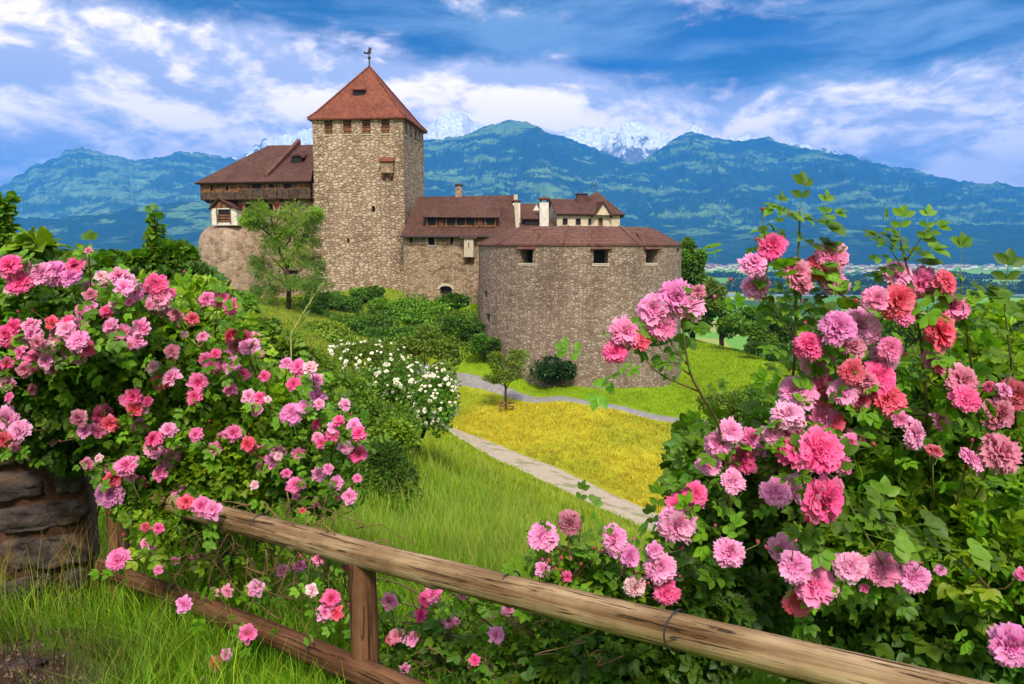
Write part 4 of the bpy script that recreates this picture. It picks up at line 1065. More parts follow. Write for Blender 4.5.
for (px, py, rx, ry, c), lb in zip(spec_, nm_):
    plant('hillside_tree', lb, 'tree', (px, py+34, 98), [(px, py, 98, rx, ry*.8, 2200, c), (px+8, py+14, 96, rx*.9, ry*.7, 1500, c)], .5, [L0], .3, TR)
for (px, py, rx, ry, lb) in ((770, 350, 22, 10, 'low dark hedge bush along the upper right edge of the lawn'), (812, 362, 26, 12, 'low dark bush beside the lawn behind the pink rose cluster'), (870, 366, 34, 14, 'dark bush on the lawn edge behind the right rose canes')):
    plant('hedge_bush', lb, 'bush', (px, py+9, 90), [(px, py, 90, rx, ry, 2600, G_DARK)], .35, [L0], .1, 'bushes along the lawn', stempart='stem')
# slender tree in front of the keep
b = ground_at(288, 303, 88); root = empty('ash_tree', b, 'light green slender tree with airy layered crown before the west wing', 'tree')
cl_ = [(262, 209, 15, 7), (290, 212, 18, 8), (303, 226, 16, 7), (258, 226, 17, 7), (284, 232, 14, 7), (306, 243, 14, 7), (270, 245, 18, 8), (292, 257, 20, 8), (262, 266, 14, 8), (310, 262, 12, 8), (272, 284, 22, 9), (300, 279, 18, 9), (262, 296, 18, 8), (318, 290, 16, 8), (246, 214, 7, 4), (313, 214, 8, 4)]
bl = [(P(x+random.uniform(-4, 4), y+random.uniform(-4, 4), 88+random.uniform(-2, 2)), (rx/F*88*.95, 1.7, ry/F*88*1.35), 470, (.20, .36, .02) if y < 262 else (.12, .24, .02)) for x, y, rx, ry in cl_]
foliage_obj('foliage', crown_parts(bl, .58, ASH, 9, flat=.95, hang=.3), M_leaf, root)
m = MB(); P_ = lambda x, y: P(x, y, 88)
m.tube([b-Vector((0, 0, .4)), P_(289, 285), P_(287, 268), P_(280, 253), P_(277, 240), P_(272, 222), P_(268, 208)], [.3, .25, .2, .17, .13, .08, .03], 8)
for q in ([(287, 270), (292, 255), (301, 243), (306, 228), (308, 216)], [(280, 252), (290, 240), (291, 225), (292, 210)], [(277, 240), (266, 232), (256, 224), (248, 215)], [(289, 284), (298, 272), (311, 262)], [(289, 288), (280, 280), (266, 272)], [(290, 292), (284, 270), (272, 258)]):
    m.tube([P_(*a) for a in q], [.15]+[.09]*(len(q)-2)+[.03], 6)
m.build('trunk', M_bark, root, smooth=True)
SH = 'shrubs covering the bank below the castle'
bank = [(300, 312, 92, 22, 15, G_DARK, 'dark shrub at the foot of the slender tree'), (335, 300, 96, 24, 11, G_DARK, 'small dark bush against the left foot of the keep'), (362, 318, 90, 32, 14, G_DARK, 'broad dark shrub on the bank below the keep'),
        (368, 293, 99, 15, 7, G_DARK, 'lowest little bush tight against the keep wall'), (398, 303, 96, 26, 10, G_MID, 'flat green shrub under the corner of the keep'), (430, 312, 92, 30, 14, G_MID, 'rounded green shrub below the arched gate'),
        (452, 300, 95, 14, 7, G_DARK, 'small shrub in front of the arched gate'), (462, 326, 88, 22, 14, G_DARK, 'dark shrub on the bank left of the bastion foot'), (484, 342, 84, 15, 12, G_DARK, 'dark shrub pressed against the left foot of the bastion'), (325, 333, 80, 28, 11, G_OLIVE, 'dull green shrub low on the bank above the white roses'), (398, 332, 84, 30, 12, G_DARK, 'dark low shrub in the middle of the bank')]
for (px, py, d, rx, ry, c, lb) in bank:
    plant('bank_shrub', lb, 'shrub', (px, py+ry*.9, d), [(px, py, d, rx*1.15, ry*.85, 2300, tuple(v*1.35 for v in c)), (px+rx*.5, py+ry*.3, d-1, rx*.6, ry*.6, 800, G_OLIVE if c is G_MID else c), (px-rx*.6, py+ry*.35, d-1, rx*.5, ry*.5, 600, G_MID)], .34, [L0], .08, SH, stempart='stem', lumps=12, colv=.45)
plant('olive_shrub', 'feathery olive green shrub above the white roses and left of the bastion', 'shrub', (432, 362, 66), [(424, 340, 66, 24, 16, 2600, G_OLIVE), (448, 350, 66, 18, 14, 1700, G_OLIVE), (408, 352, 66, 16, 12, 1200, G_OLIVE)], .28, [L0], .1, stempart='stem', lumps=12)
plant('rhododendron', 'round dark glossy bush against the foot of the bastion', 'bush', (553, 384, 79), [(553, 370, 78.5, 21, 15, 3000, (.025, .075, .015))], .32, [L0], .1, stempart='stem', lumps=14)
plant('fruit_tree', 'small young fruit tree beside the road with sparse crown', 'tree', (506, 398, 71), [(498, 362, 71, 12, 11, 700, G_OLIVE), (516, 358, 71, 13, 12, 800, G_OLIVE), (508, 374, 71, 20, 9, 800, G_OLIVE), (492, 378, 71, 9, 7, 300, G_OLIVE)], .26, [L0], .11)
# bench round the young tree
bq = ground_at(506.5, 399, 70.3); be = empty('wooden_bench', bq, 'tiny dark wooden bench under the young fruit tree beside the road', 'bench')
m = MB(); m.box(bq+Vector((0, 0, .45)), (1.5, .4, .06)); m.build('seat', M_gal, be)
m = MB(); m.box(bq+Vector((0, .22, .75)), (1.5, .05, .18)); m.build('backrest', M_gal, be)
for sx in (-.62, .62):
    for sy in (-.14, .18):
        m = MB(); m.box(bq+Vector((sx, sy, .19)), (.09, .09, .46)); m.build('leg', M_gal, be)
# nearer slope planting
plant('round_bush', 'dense dark clipped bush left behind the right-hand roses', 'bush', (705, 515, 12.5), [(700, 455, 12.5, 36, 38, 9000, G_MID), (722, 480, 12.5, 40, 42, 9000, G_MID), (685, 490, 12.3, 24, 26, 4000, G_DARK), (705, 530, 12.5, 44, 36, 7000, G_MID), (725, 565, 12.5, 46, 30, 5000, G_DARK), (690, 560, 12.3, 34, 30, 3500, G_DARK)], .07, [L0], .05, stempart='stem', lumps=30)
plant('low_bush', 'low mixed green bush on the meadow edge behind the tall rose sprays', 'bush', (740, 420, 44), [(722, 404, 44, 26, 12, 2500, G_OLIVE), (760, 400, 44, 34, 18, 3500, G_MID), (800, 405, 44, 30, 20, 2500, G_MID), (745, 428, 44, 34, 18, 3000, G_MID), (790, 432, 44, 34, 20, 2500, G_DARK), (765, 455, 44, 34, 18, 2000, G_DARK)], .2, [L0], .06, stempart='stem', lumps=16)
plant('meadow_bush', 'large soft green bush right of the fence roses and below the white roses', 'bush', (345, 490, 12.5), [(330, 405, 15, 48, 30, 9000, (.15, .28, .016)), (375, 432, 15, 44, 30, 9000, (.15, .29, .016)), (300, 375, 16, 40, 24, 5000, (.17, .29, .016)), (392, 436, 14, 26, 22, 3500, (.18, .31, .016))], .085, [L0], .05, stempart='stem', lumps=40)
plant('shaded_bush', 'dark narrow leaved bush in the meadow beside the fence roses', 'bush', (390, 500, 9.6), [(385, 474, 9.8, 30, 30, 7000, (.08, .18, .016)), (362, 490, 9.6, 24, 24, 4000, (.10, .2, .016)), (402, 496, 9.6, 20, 12, 2500, (.12, .25, .016))], .075, [(L0[0]*np.array([.5, 1, 1]), L0[1], [])], .03, stempart='stem', lumps=24)
plant('left_tree', 'dark leafy tree standing at the left edge behind the roses', 'tree', (0, 330, 13), [(-25, 262, 13, 52, 34, 3500, G_DARK), (25, 285, 12.5, 46, 30, 3500, G_DARK), (-10, 232, 13, 20, 12, 500, G_MID), (2, 207, 13, 8, 12, 160, G_MID), (-60, 230, 13, 40, 40, 2500, G_DARK)], .19, [L1], .12, lumps=12)
plant('elder_bush', 'young bush with large bright leaves above the left roses', 'bush', (50, 320, 8), [(38, 246, 8, 22, 9, 70, G_LIME), (55, 262, 8, 30, 10, 110, (.09, .19, .02)), (90, 268, 8.4, 22, 12, 140, G_MID)], .20, [L1], .02, stempart='stem', lumps=5, flat=.5)
plant('garden_tree', 'bushy green tree with a thin upright shoot left of the castle', 'tree', (160, 320, 22), [(165, 262, 22, 28, 17, 2600, G_MID), (120, 266, 22, 26, 15, 2200, G_MID), (195, 285, 22, 26, 16, 1800, (.06, .14, .02)), (140, 290, 21, 50, 14, 2600, G_DARK), (156, 232, 22, 6, 9, 60, G_MID), (155, 214, 22, 4, 9, 36, G_MID)], .26, [L1], .12, lumps=12)
plant('lime_bush', 'yellow green bush in front of the rounded bastion', 'bush', (222, 345, 14), [(205, 290, 14, 22, 11, 900, G_LIME), (230, 312, 14, 30, 18, 2000, (.12, .24, .02)), (258, 335, 14, 28, 18, 2000, (.13, .24, .02)), (190, 312, 14, 24, 16, 1400, (.09, .2, .02)), (285, 350, 14, 24, 14, 1600, (.15, .25, .02)), (205, 335, 13.6, 40, 18, 2500, (.07, .16, .02))], .12, [L1], .04, stempart='stem', lumps=12)
# tall dry stalk
sb = ground_at(288, 352, 12); st = empty('grass_stalk', sb, 'long pale leaning grass stalk in front of the dark bank', 'plant')
m = MB(); m.tube([sb, P(291, 334, 12), P(305, 310, 12), P(321, 285, 12)], [.012, .011, .009, .004], 6); m.build('stalk', plain('straw', (.42, .40, .12), .9), st)
n_k = 60; tt = rng.random(n_k); ps = np.array([tuple(P(288+(321-288)*t, 345+(285-345)*t, 12)) for t in tt]); dd_ = unit(rng.normal(size=(n_k, 3))*.5+np.array([.3, 0, .8]))
foliage_obj('blades', [scatter((L0[0]*np.array([.16, 1, 1]), L0[1], []), ps, dd_, unit(rng.normal(size=(n_k, 3))), np.full(n_k, .16), np.tile([.22, .3, .05], (n_k, 1)))], M_leaf, st)

def cr(pts, k=4):
    p = [Vector(q) for q in pts]; p = [p[0]*2-p[1]]+p+[p[-1]*2-p[-2]]; o = []
    for i in range(1, len(p)-2):
        for j in range(k):
            t = j/k; a, b, c, d = p[i-1], p[i], p[i+1], p[i+2]
            o.append(.5*((2*b)+(c-a)*t+(2*a-5*b+4*c-d)*t*t+(3*b-a-3*c+d)*t**3))
    return o+[p[-2]]
def tube_s(mb, pts, r0, r1, n=5, k=4):
    q = cr(pts, k); mb.tube(q, [r0+(r1-r0)*i/(len(q)-1) for i in range(len(q))], n)

# ------------------------------------------------------------------ rose blooms
def bloom_mesh(name, npet=64, seed=0, loose=0.0, grid=(5, 5), pm=None):
    r = np.random.default_rng(seed); nw, nl = grid
    a = np.linspace(-1, 1, nw)[None, None, :]; b_ = np.linspace(0, 1, nl)[None, :, None]
    t = np.linspace(0, 1, npet)[:, None, None]
    az = (np.arange(npet)*2.39996+r.normal(0, .35, npet))[:, None, None]
    th = np.radians(104-86*t**1.15+r.normal(0, 14+loose*10, npet)[:, None, None])
    Ln = (.98-.42*t)*(1+r.normal(0, .09, npet)[:, None, None]); Wd = (.29-.10*t)*(1+r.normal(0, .15, npet)[:, None, None])
    curl = np.radians(-38-30*t+r.normal(0, 22, npet)[:, None, None])
    ph = r.uniform(0, 6.28, npet)[:, None, None]; ruf = .05+.03*loose+r.uniform(0, .05, npet)[:, None, None]
    # walk along the petal: angle from the axis starts closed, opens, then rolls back at the rim
    ang = th*np.clip(.45+b_*1.1, 0, 1)+curl*np.clip(b_-.55, 0, 1)*-.9-np.radians(18)*(1-b_)
    step = Ln/(nl-1)
    rr = np.cumsum(np.sin(ang)*step, 1)-np.sin(ang[:, :1])*step; zz = np.cumsum(np.cos(ang)*step, 1)-np.cos(ang[:, :1])*step
    prof = np.sin(np.clip(b_*.85+.08, 0, 1)*np.pi*.62)**.8*(1-.25*b_**5)
    lat = a*Wd*prof*1.15
    cup = (a**2)*Wd*.38*prof
    rad = rr+.03-cup*np.cos(ang)+ruf*np.sin(a*7+ph*3)*b_; z = zz+cup*np.sin(ang)*.8+ruf*np.cos(a*6+ph*2)*b_*1.2
    rad = rad*(1-.08*a*a*b_)
    x = rad*np.cos(az)-lat*np.sin(az); y = rad*np.sin(az)+lat*np.cos(az)
    z = z*.72-.22+np.zeros_like(x)
    V = np.stack([x, y, z], -1).reshape(-1, 3); V /= np.percentile(np.hypot(V[:, 0], V[:, 1]), 97)
    ii = np.arange(npet*nw*nl).reshape(npet, nl, nw)
    Fq = np.stack([ii[:, :-1, :-1], ii[:, :-1, 1:], ii[:, 1:, 1:], ii[:, 1:, :-1]], -1).reshape(-1, 4)
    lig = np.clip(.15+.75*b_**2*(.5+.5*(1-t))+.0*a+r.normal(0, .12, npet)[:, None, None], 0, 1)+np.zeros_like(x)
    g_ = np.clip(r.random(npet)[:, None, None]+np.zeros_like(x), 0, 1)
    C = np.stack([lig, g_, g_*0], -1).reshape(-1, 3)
    # calyx and short stalk below
    k0 = len(V); cal = []; CF = []
    for j in range(8): w_ = 2*math.pi*j/8; cal.append((.16*math.cos(w_), .16*math.sin(w_), -.30))
    for j in range(8): w_ = 2*math.pi*j/8; cal.append((.05*math.cos(w_), .05*math.sin(w_), -.62))
    for j in range(8): CF.append((k0+j, k0+8+j, k0+8+(j+1) % 8, k0+(j+1) % 8))
    V = np.concatenate([V, cal]); nf = len(Fq); Fq = np.concatenate([Fq, CF]); C = np.concatenate([C, np.tile([.05, .1, .02], (16, 1))])
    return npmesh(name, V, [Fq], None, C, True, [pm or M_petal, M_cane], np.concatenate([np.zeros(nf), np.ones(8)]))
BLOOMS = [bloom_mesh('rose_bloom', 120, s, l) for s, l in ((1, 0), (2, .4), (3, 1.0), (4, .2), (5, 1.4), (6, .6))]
BSMALL = [bloom_mesh('small_rose_bloom', 66, 20+s, l, (4, 4)) for s, l in ((1, .3), (2, 1.0), (3, .6), (4, 1.3))]
BWHITE = [bloom_mesh('white_blossom', 40, 30+s, .6, (4, 4), M_petalw) for s in range(3)]
PAL = {'L': (.86, .36, .68), 'P': (.86, .15, .48), 'M': (.86, .02, .30), 'R': (.80, .008, .075), 'C': (.55, .003, .03), 'W': (.92, .80, .74), 'F': (.66, .22, .32), 'V': (.78, .24, .64)}
def bud_mesh():
    V = []; Fq = []; n = 8; pr = [(0, .05), (.15, .3), (.45, .42), (.8, .3), (1.1, .04)]
    for z, r_ in pr:
        for j in range(n): V.append((r_*math.cos(2*math.pi*j/n+z), r_*math.sin(2*math.pi*j/n+z), z))
    for i in range(4):
        for j in range(n): Fq.append((i*n+j, i*n+(j+1) % n, (i+1)*n+(j+1) % n, (i+1)*n+j))
    for k in range(5):
        w_ = 2*math.pi*k/5; o = len(V); c, s = math.cos(w_), math.sin(w_)
        V += [(.2*c-.12*s, .2*s+.12*c, 0), (.2*c+.12*s, .2*s-.12*c, 0), (.5*c, .5*s, .5), (.42*c, .42*s, 1.15)]; Fq.append((o, o+1, o+3, o+2))
    mi = [0]*(4*n)+[1]*5
    return npmesh('rose_bud', V, [np.array(Fq)], None, np.tile([.3, .3, 0], (len(V), 1)), True, [M_petal, M_cane], mi)
BUD = bud_mesh()
def put(me, name, root, pos, nrm, rad, colr):
    o = bpy.data.objects.new(name, me); col.objects.link(o); o.parent = root
    q = Vector(nrm).normalized().to_track_quat('Z', 'Y'); q.rotate(Matrix.Rotation(0, 3, 'X'))
    spin = Matrix.Rotation(random.uniform(0, 6.28), 4, 'Z')
    o.matrix_local = Matrix.Translation(Vector(pos)-world_loc(root)) @ q.to_matrix().to_4x4() @ spin @ Matrix.Diagonal((rad, rad, rad*random.uniform(.85, 1.1), 1))
    o.color = (*colr, 1); return o
def rose_bush(label, rootpt, blooms, dep, blobs, canes, leaf=.10, nb=20, extra_leaf=None, shoots=(), group=None, leafcol=(.12, .26, .012), bscale=1.0, more=0):
    """blooms: (photo x, y, radius px, colour code); dep(x, y, r) -> distance"""
    b = ground_at(*rootpt); root = empty('rose_bush', b, label, 'rose bush', group)
    ctrs = [P(x, y, d) for (x, y, d, rx, ry, n, c) in blobs]
    sh_ = [q for s in shoots for q in cr([P(*a) for a in s[0]], 4)]
    bpos = []; stems = MB()
    for (x, y, r_, cc) in blooms:
        d = dep(x, y, r_); rad = r_*d/F*bscale
        p = P(x, y, d); c0 = min(ctrs, key=lambda q: (q-p).length)
        outw = (p-c0).normalized()
        nv = Vector((0, -.75, .38))+outw*.55+Vector((random.gauss(0, .38), random.gauss(0, .2), random.gauss(0, .32)))
        cb = PAL[cc]; f_ = random.uniform(.88, 1.1); f2_ = random.random()**3*.5 if cc in 'LPV' else 0; cb = tuple(min(.94, v*f_*(1-f2_)+w9*f2_) for v, w9 in zip(cb, (.92, .74, .80)))
        me = random.choice(BLOOMS if r_*1.0 > 10.5 else BSMALL)
        o = put(me, 'bloom', root, p, nv, rad, cb); bpos.append(p)
        nv = nv.normalized(); e_ = p-nv*rad*.6; near_ = min(sh_, key=lambda q: (q+Vector((0, 0, .04))-p).length) if sh_ else None
        base = near_ if near_ is not None and (near_-p).length < .16 else e_.lerp(c0, min(1, .2/max((c0-e_).length, .01)))+Vector((0, .03, -.06))
        stems.tube([base, e_.lerp(base, .5)+Vector((0, 0, -.02)), e_], [.0035, .003, .0026], 5)
    if more:       # the smallest blooms of the bush
        ex = []
        for k in range(more):
            c, rr = random.choice([(P(x, y, d), radii(rx, ry, d)) for (x, y, d, rx, ry, n, cc) in blobs]); v = unit(rng.normal(size=3)); v[1] = -abs(v[1])-.3
            v = v/np.linalg.norm(v); ex.append((c+Vector((v[0]*rr[0], v[1]*rr[1], v[2]*rr[2])), v))
        if len(blooms)+more <= 100:
            for p, v in ex: put(random.choice(BSMALL), 'bloom', root, p, (v[0], v[1]-.3, v[2]+.4), random.uniform(.022, .034), PAL[random.choice('LLWPPF')])
        else:
            bm_ = bmesh.new()
            for p, v in ex:
                me = random.choice(BSMALL); n0 = len(bm_.verts); bm_.from_mesh(me); bm_.verts.ensure_lookup_table()
                T_ = Matrix.Translation(p-world_loc(root)) @ Vector((v[0], v[1]-.3, v[2]+.4)).to_track_quat('Z', 'Y').to_matrix().to_4x4() @ Matrix.Scale(random.uniform(.022, .034), 4)
                bmesh.ops.transform(bm_, matrix=T_, verts=bm_.verts[n0:])
            me = bpy.data.meshes.new('small_blooms'); bm_.to_mesh(me); bm_.free(); me.materials.append(M_petal); me.materials.append(M_cane)
            o = link('small_blooms', me, root); o.color = (.9, .42, .62, 1); o['kind'] = 'stuff'
    for _ in range(nb):
        p = random.choice(bpos); q = p+Vector((random.gauss(0, .06), random.gauss(0, .04), random.gauss(.02, .05)))
        put(BUD, 'bud', root, q, (random.gauss(0, .4), random.gauss(-.2, .4), 1), random.uniform(.009, .014), PAL[random.choice('MRPC')])
        stems.tube([q, q.lerp(p, .5)+Vector((0, .02, -.02)), p+Vector((0, .03, -.05))], [.0018, .002, .0022], 4)
    parts = []
    bl = [(P(x, y, d), radii(rx, ry, d), n, c) for (x, y, d, rx, ry, n, c) in blobs]
    parts += crown_parts(bl, leaf, ROSE, 14, colv=.3, hang=.1)
    # leaves tucked round every bloom
    q = np.repeat(np.array([tuple(p) for p in bpos]), 3, axis=0)+rng.normal(size=(len(bpos)*3, 3))*.05+np.array([0, .07, -.05])
    n_ = len(q); parts.append(scatter(ROSE[0], q, unit(rng.normal(size=(n_, 3))+np.array([0, -.2, .1])), unit(rng.normal(size=(n_, 3))*.4+np.array([0, -.4, .8])), leaf*rng.uniform(.6, 1.1, n_), np.array(leafcol)[None]*rng.uniform(.7, 1.7, (n_, 1))))
    # arching canes from the ground into the crown
    for k in range(canes):
        c, rr, _, _ = bl[k % len(bl)]; v = rnd_in_ball(1, .6)[0]
        e_ = c+Vector((v[0]*rr[0], v[1]*rr[1], abs(v[2])*rr[2]))
        s_ = b+Vector((random.gauss(0, .12), random.gauss(0, .08), -.05)); m1 = s_.lerp(e_, .35)+Vector((0, 0, .35*(e_-s_).length*.4)); m2 = s_.lerp(e_, .72)+Vector((0, 0, .3*(e_-s_).length*.4))
        tube_s(stems, [s_, s_.lerp(m1, .5)+Vector((random.gauss(0, .03), 0, .02)), m1, m2, e_], .010, .003, 6)
    for (pl_, r0, nl_, lf) in shoots:      # explicit shoots carrying leaves
        pp = [P(*a) for a in pl_]; tube_s(stems, pp, r0, r0*.35, 7)
        for i in range(nl_):
            t = (.25+.75*i/max(1, nl_-1))*(len(pp)-1); j = min(int(t), len(pp)-2); p = pp[j].lerp(pp[j+1], t-j)
            s_ = 1 if i % 2 else -1; dr_ = np.array([[s_*random.uniform(.5, 1), random.uniform(-.5, .3), random.uniform(-.1, .5)]])
            if i == nl_-1: dr_ = np.array([[.1, 0, 1]])
            cc = np.array([[.13, .25, .015]])*random.uniform(.55, 1.4)
            parts.append(scatter(ROSE[i % 4], np.array([tuple(p)]), dr_, np.array([[random.gauss(0, .3), -.5, .9]]), np.array([lf*random.uniform(.75, 1.15)]), cc))
    foliage_obj('foliage', parts, M_leaf, root)
    stems.build('canes', M_cane, root, smooth=True)
    return root

# --- the bush on top of the stone wall
Lw = '''8 264 12 M,24 267 9 L,19 281 12 M,40 274 11 L,53 271 14 V,69 275 11 V,74 264 10 M,10 289 6 W,88 250 4 F,101 276 7 W,118 275 10 P,88 287 7 L,91 295 7 F,104 283 6 W,124 286 10 L,90 306 7 L,81 310 6 F,106 311 7 M,112 303 5 W,13 327 9 M,30 324 9 P,17 341 10 P,31 333 10 L,6 335 11 M,37 343 8 F,52 322 7 R,67 321 8 M,66 330 10 L,80 324 8 L,81 332 9 P,58 335 8 F,49 347 8 W,77 339 11 L,60 350 9 R,73 354 11 L,88 348 9 M,33 359 12 P,45 360 10 L,6 364 8 M,19 352 8 P,110 326 9 L,122 333 10 P,131 283 9 L,135 292 9 L,156 285 11 M,170 293 6 M,159 298 12 P,146 287 8 P,129 301 5 P,164 310 7 L,175 315 7 F,192 319 7 R,207 299 8 P,222 299 8 M,232 306 9 M,216 301 7 M,140 328 10 L,138 340 9 L,24 370 8 F,50 369 7 F,32 389 6 F,6 383 8 L,8 397 6 P,6 419 12 L,18 431 11 V,3 440 8 R,14 447 6 F,78 418 9 F,101 416 12 M,110 424 9 R,84 430 8 L,97 432 9 P,130 345 5 F,112 345 5 L,150 305 5 F'''
def pb(s): return [(float(a[0]), float(a[1]), float(a[2]), a[3]) for a in (t.split() for t in s.split(','))]
LD = (.065, .15, .010); LM = (.12, .25, .012); LB = (.22, .38, .014)  # darkest leaf colour goes low in the bushes and paints in their shade
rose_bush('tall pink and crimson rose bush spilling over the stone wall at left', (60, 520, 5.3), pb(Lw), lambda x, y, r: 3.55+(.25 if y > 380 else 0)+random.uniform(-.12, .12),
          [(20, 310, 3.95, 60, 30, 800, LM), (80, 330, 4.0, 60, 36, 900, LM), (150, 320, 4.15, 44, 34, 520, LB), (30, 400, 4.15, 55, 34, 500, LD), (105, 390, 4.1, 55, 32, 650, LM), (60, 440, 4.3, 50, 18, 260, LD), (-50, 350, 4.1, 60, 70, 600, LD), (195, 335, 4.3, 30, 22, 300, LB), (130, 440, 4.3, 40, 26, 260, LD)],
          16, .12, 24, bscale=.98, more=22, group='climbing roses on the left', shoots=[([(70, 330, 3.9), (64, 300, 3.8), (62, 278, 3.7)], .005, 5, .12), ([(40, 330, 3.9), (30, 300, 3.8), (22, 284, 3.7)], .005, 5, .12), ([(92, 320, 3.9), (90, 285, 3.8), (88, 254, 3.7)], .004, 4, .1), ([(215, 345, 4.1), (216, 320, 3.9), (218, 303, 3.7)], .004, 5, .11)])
# --- the bush trailing over the fence
Lf = '''129 400 9 P,134 409 9 R,147 401 6 M,144 410 5 W,138 426 9 L,168 430 9 L,152 438 10 M,154 450 9 P,168 455 12 P,125 464 12 P,158 473 9 P,130 476 7 P,111 479 10 R,109 494 14 V,140 482 7 C,184 502 7 R,87 464 7 P,98 458 5 W,193 399 7 M,195 434 8 P,214 449 8 P,233 433 9 P,249 446 9 R,262 464 10 P,272 461 9 L,278 456 5 W,286 473 6 P,295 484 10 P,254 485 5 W,187 491 8 P,187 502 8 R,201 506 10 P,212 510 10 L,184 334 4 W,202 336 7 P,171 351 8 F,229 335 9 R,243 335 9 R,236 345 9 F,247 347 8 L,205 359 7 P,215 353 6 M,212 366 7 M,231 364 9 L,221 365 7 P,244 373 7 M,152 367 8 W,170 376 10 L,160 380 10 R,198 383 10 P,194 396 8 M,230 389 7 P,132 396 9 M,251 345 9 L,264 376 6 M,286 362 7 L,298 367 9 P,310 367 8 W,317 380 8 L,293 384 8 M,249 396 8 L,260 397 7 M,268 399 4 W,256 409 7 L,318 396 9 L,319 404 6 P,304 406 8 L,291 413 11 V,316 423 7 M,346 404 7 L,339 420 6 M,334 427 7 L,332 435 8 M,354 425 8 L,359 433 8 M,317 437 6 P,321 443 6 M,346 447 8 L,357 453 10 M,247 444 8 R,298 453 7 F,319 475 8 L,336 482 8 L,357 478 5 P,349 497 8 L,302 511 4 R,328 469 6 L,117 559 11 P,158 528 6 M,158 570 5 P,183 605 9 V,247 634 10 P,145 527 5 C,256 588 9 L,214 664 8 R,225 655 7 L,203 683 6 L,297 567 5 P,301 566 6 P'''
def dfen(x, y, r):
    if y > 500 and x < 290: return 3.1 if y > 600 else 3.35
    return 3.75-.002*max(0, x-200)+random.uniform(-.12, .12)
rose_bush('wide rose bush trailing pink blooms over the left end of the fence', (235, 560, 4.3), pb(Lf), dfen,
          [(160, 400, 4.1, 50, 40, 900, LM), (215, 395, 4.15, 50, 44, 1000, LB), (270, 400, 4.15, 48, 36, 900, LB), (160, 460, 4.05, 50, 34, 800, LM), (225, 460, 4.0, 55, 38, 1000, LB), (285, 460, 4.0, 46, 36, 800, LM), (325, 440, 4.1, 34, 40, 380, LM), (190, 500, 3.95, 60, 16, 220, LM), (180, 540, 3.8, 36, 20, 60, LM), (320, 490, 3.9, 34, 18, 120, LM), (230, 345, 4.3, 40, 20, 260, LB), (250, 560, 3.7, 60, 40, 130, LB), (160, 535, 3.7, 26, 16, 50, LB)],
          30, .105, 26, bscale=.98, more=40, group='climbing roses on the left')
# --- low roses under the rail
Lc = '''342 566 6 M,311 590 7 W,331 599 10 M,325 613 9 L,336 613 8 R,389 601 9 P,432 593 10 P,424 600 8 M,420 614 8 M,396 635 8 F,411 638 8 L,450 622 9 L,496 635 9 L,474 660 6 M,445 678 9 P,405 669 6 L,541 569 7 P,462 595 6 L,515 680 5 C,508 610 7 L,598 651 4 C,573 665 5 C,391 640 6 C,610 665 4 C,318 560 6 P,366 592 5 L'''
rose_bush('low tangled rose bush with small pink blooms below the fence rail', (520, 684, 3.1), pb(Lc), lambda x, y, r: 2.95 if x < 460 else 2.6,
          [(450, 660, 3.0, 70, 36, 420, LD), (540, 650, 2.75, 60, 40, 460, LM), (610, 665, 2.6, 56, 36, 380, LM), (680, 700, 2.4, 60, 40, 320, LD), (400, 640, 3.1, 40, 30, 120, LM), (350, 600, 3.3, 40, 30, 70, LB), (480, 620, 3.0, 60, 20, 160, LM), (580, 700, 2.6, 90, 30, 300, LD)],
          14, .085, 30, bscale=1.0)
# --- the big bush on the right
Lr = '''615 351 12 M,627 331 15 P,652 308 16 L,641 338 11 R,676 298 18 V,690 304 15 L,662 325 15 P,698 291 8 F,772 245 14 M,755 262 13 L,755 286 13 L,798 272 14 F,817 266 12 R,832 256 15 P,835 281 14 L,805 284 10 F,898 272 14 L,925 282 15 P,948 281 13 R,876 298 12 P,898 301 17 R,955 306 14 P,943 331 18 R,904 314 12 P,891 348 12 P,839 327 17 V,861 325 17 V,868 330 14 L,810 345 14 M,817 362 16 L,853 345 12 F,797 391 18 L,822 393 15 M,844 391 14 L,788 413 15 L,825 417 15 P,774 434 12 L,853 372 13 R,856 436 10 P,800 446 22 M,823 451 23 M,836 457 18 P,790 440 12 L,830 422 14 R,794 420 12 L,776 491 15 L,794 486 16 L,827 501 24 M,717 443 13 L,731 431 12 L,751 438 10 P,745 459 15 M,709 463 12 L,734 481 13 L,690 501 12 P,678 525 20 L,679 507 15 M,695 493 12 M,730 552 15 L,782 549 14 L,795 567 16 L,816 583 22 P,797 604 14 R,850 567 16 L,883 569 17 P,909 560 10 L,915 578 15 V,865 588 5 P,1014 647 22 V,941 570 6 V,1022 575 7 P,886 357 14 L,932 360 10 F,941 367 7 M,879 377 18 M,891 398 18 R,867 379 14 F,965 381 17 F,968 398 14 M,989 387 6 M,1016 395 16 C,917 434 16 V,941 420 10 F,1001 415 16 F,1004 453 20 F,973 458 14 L,850 443 10 P,935 450 9 C,1005 390 8 L,862 400 12 M,900 420 8 P,760 450 8 L'''
def dright(x, y, r):
    if x < 705 and y < 370: return 2.15
    base = 2.35
    if r > 22: base = 2.0
    if y > 540: base = 2.15
    return base+random.uniform(-.08, .08)
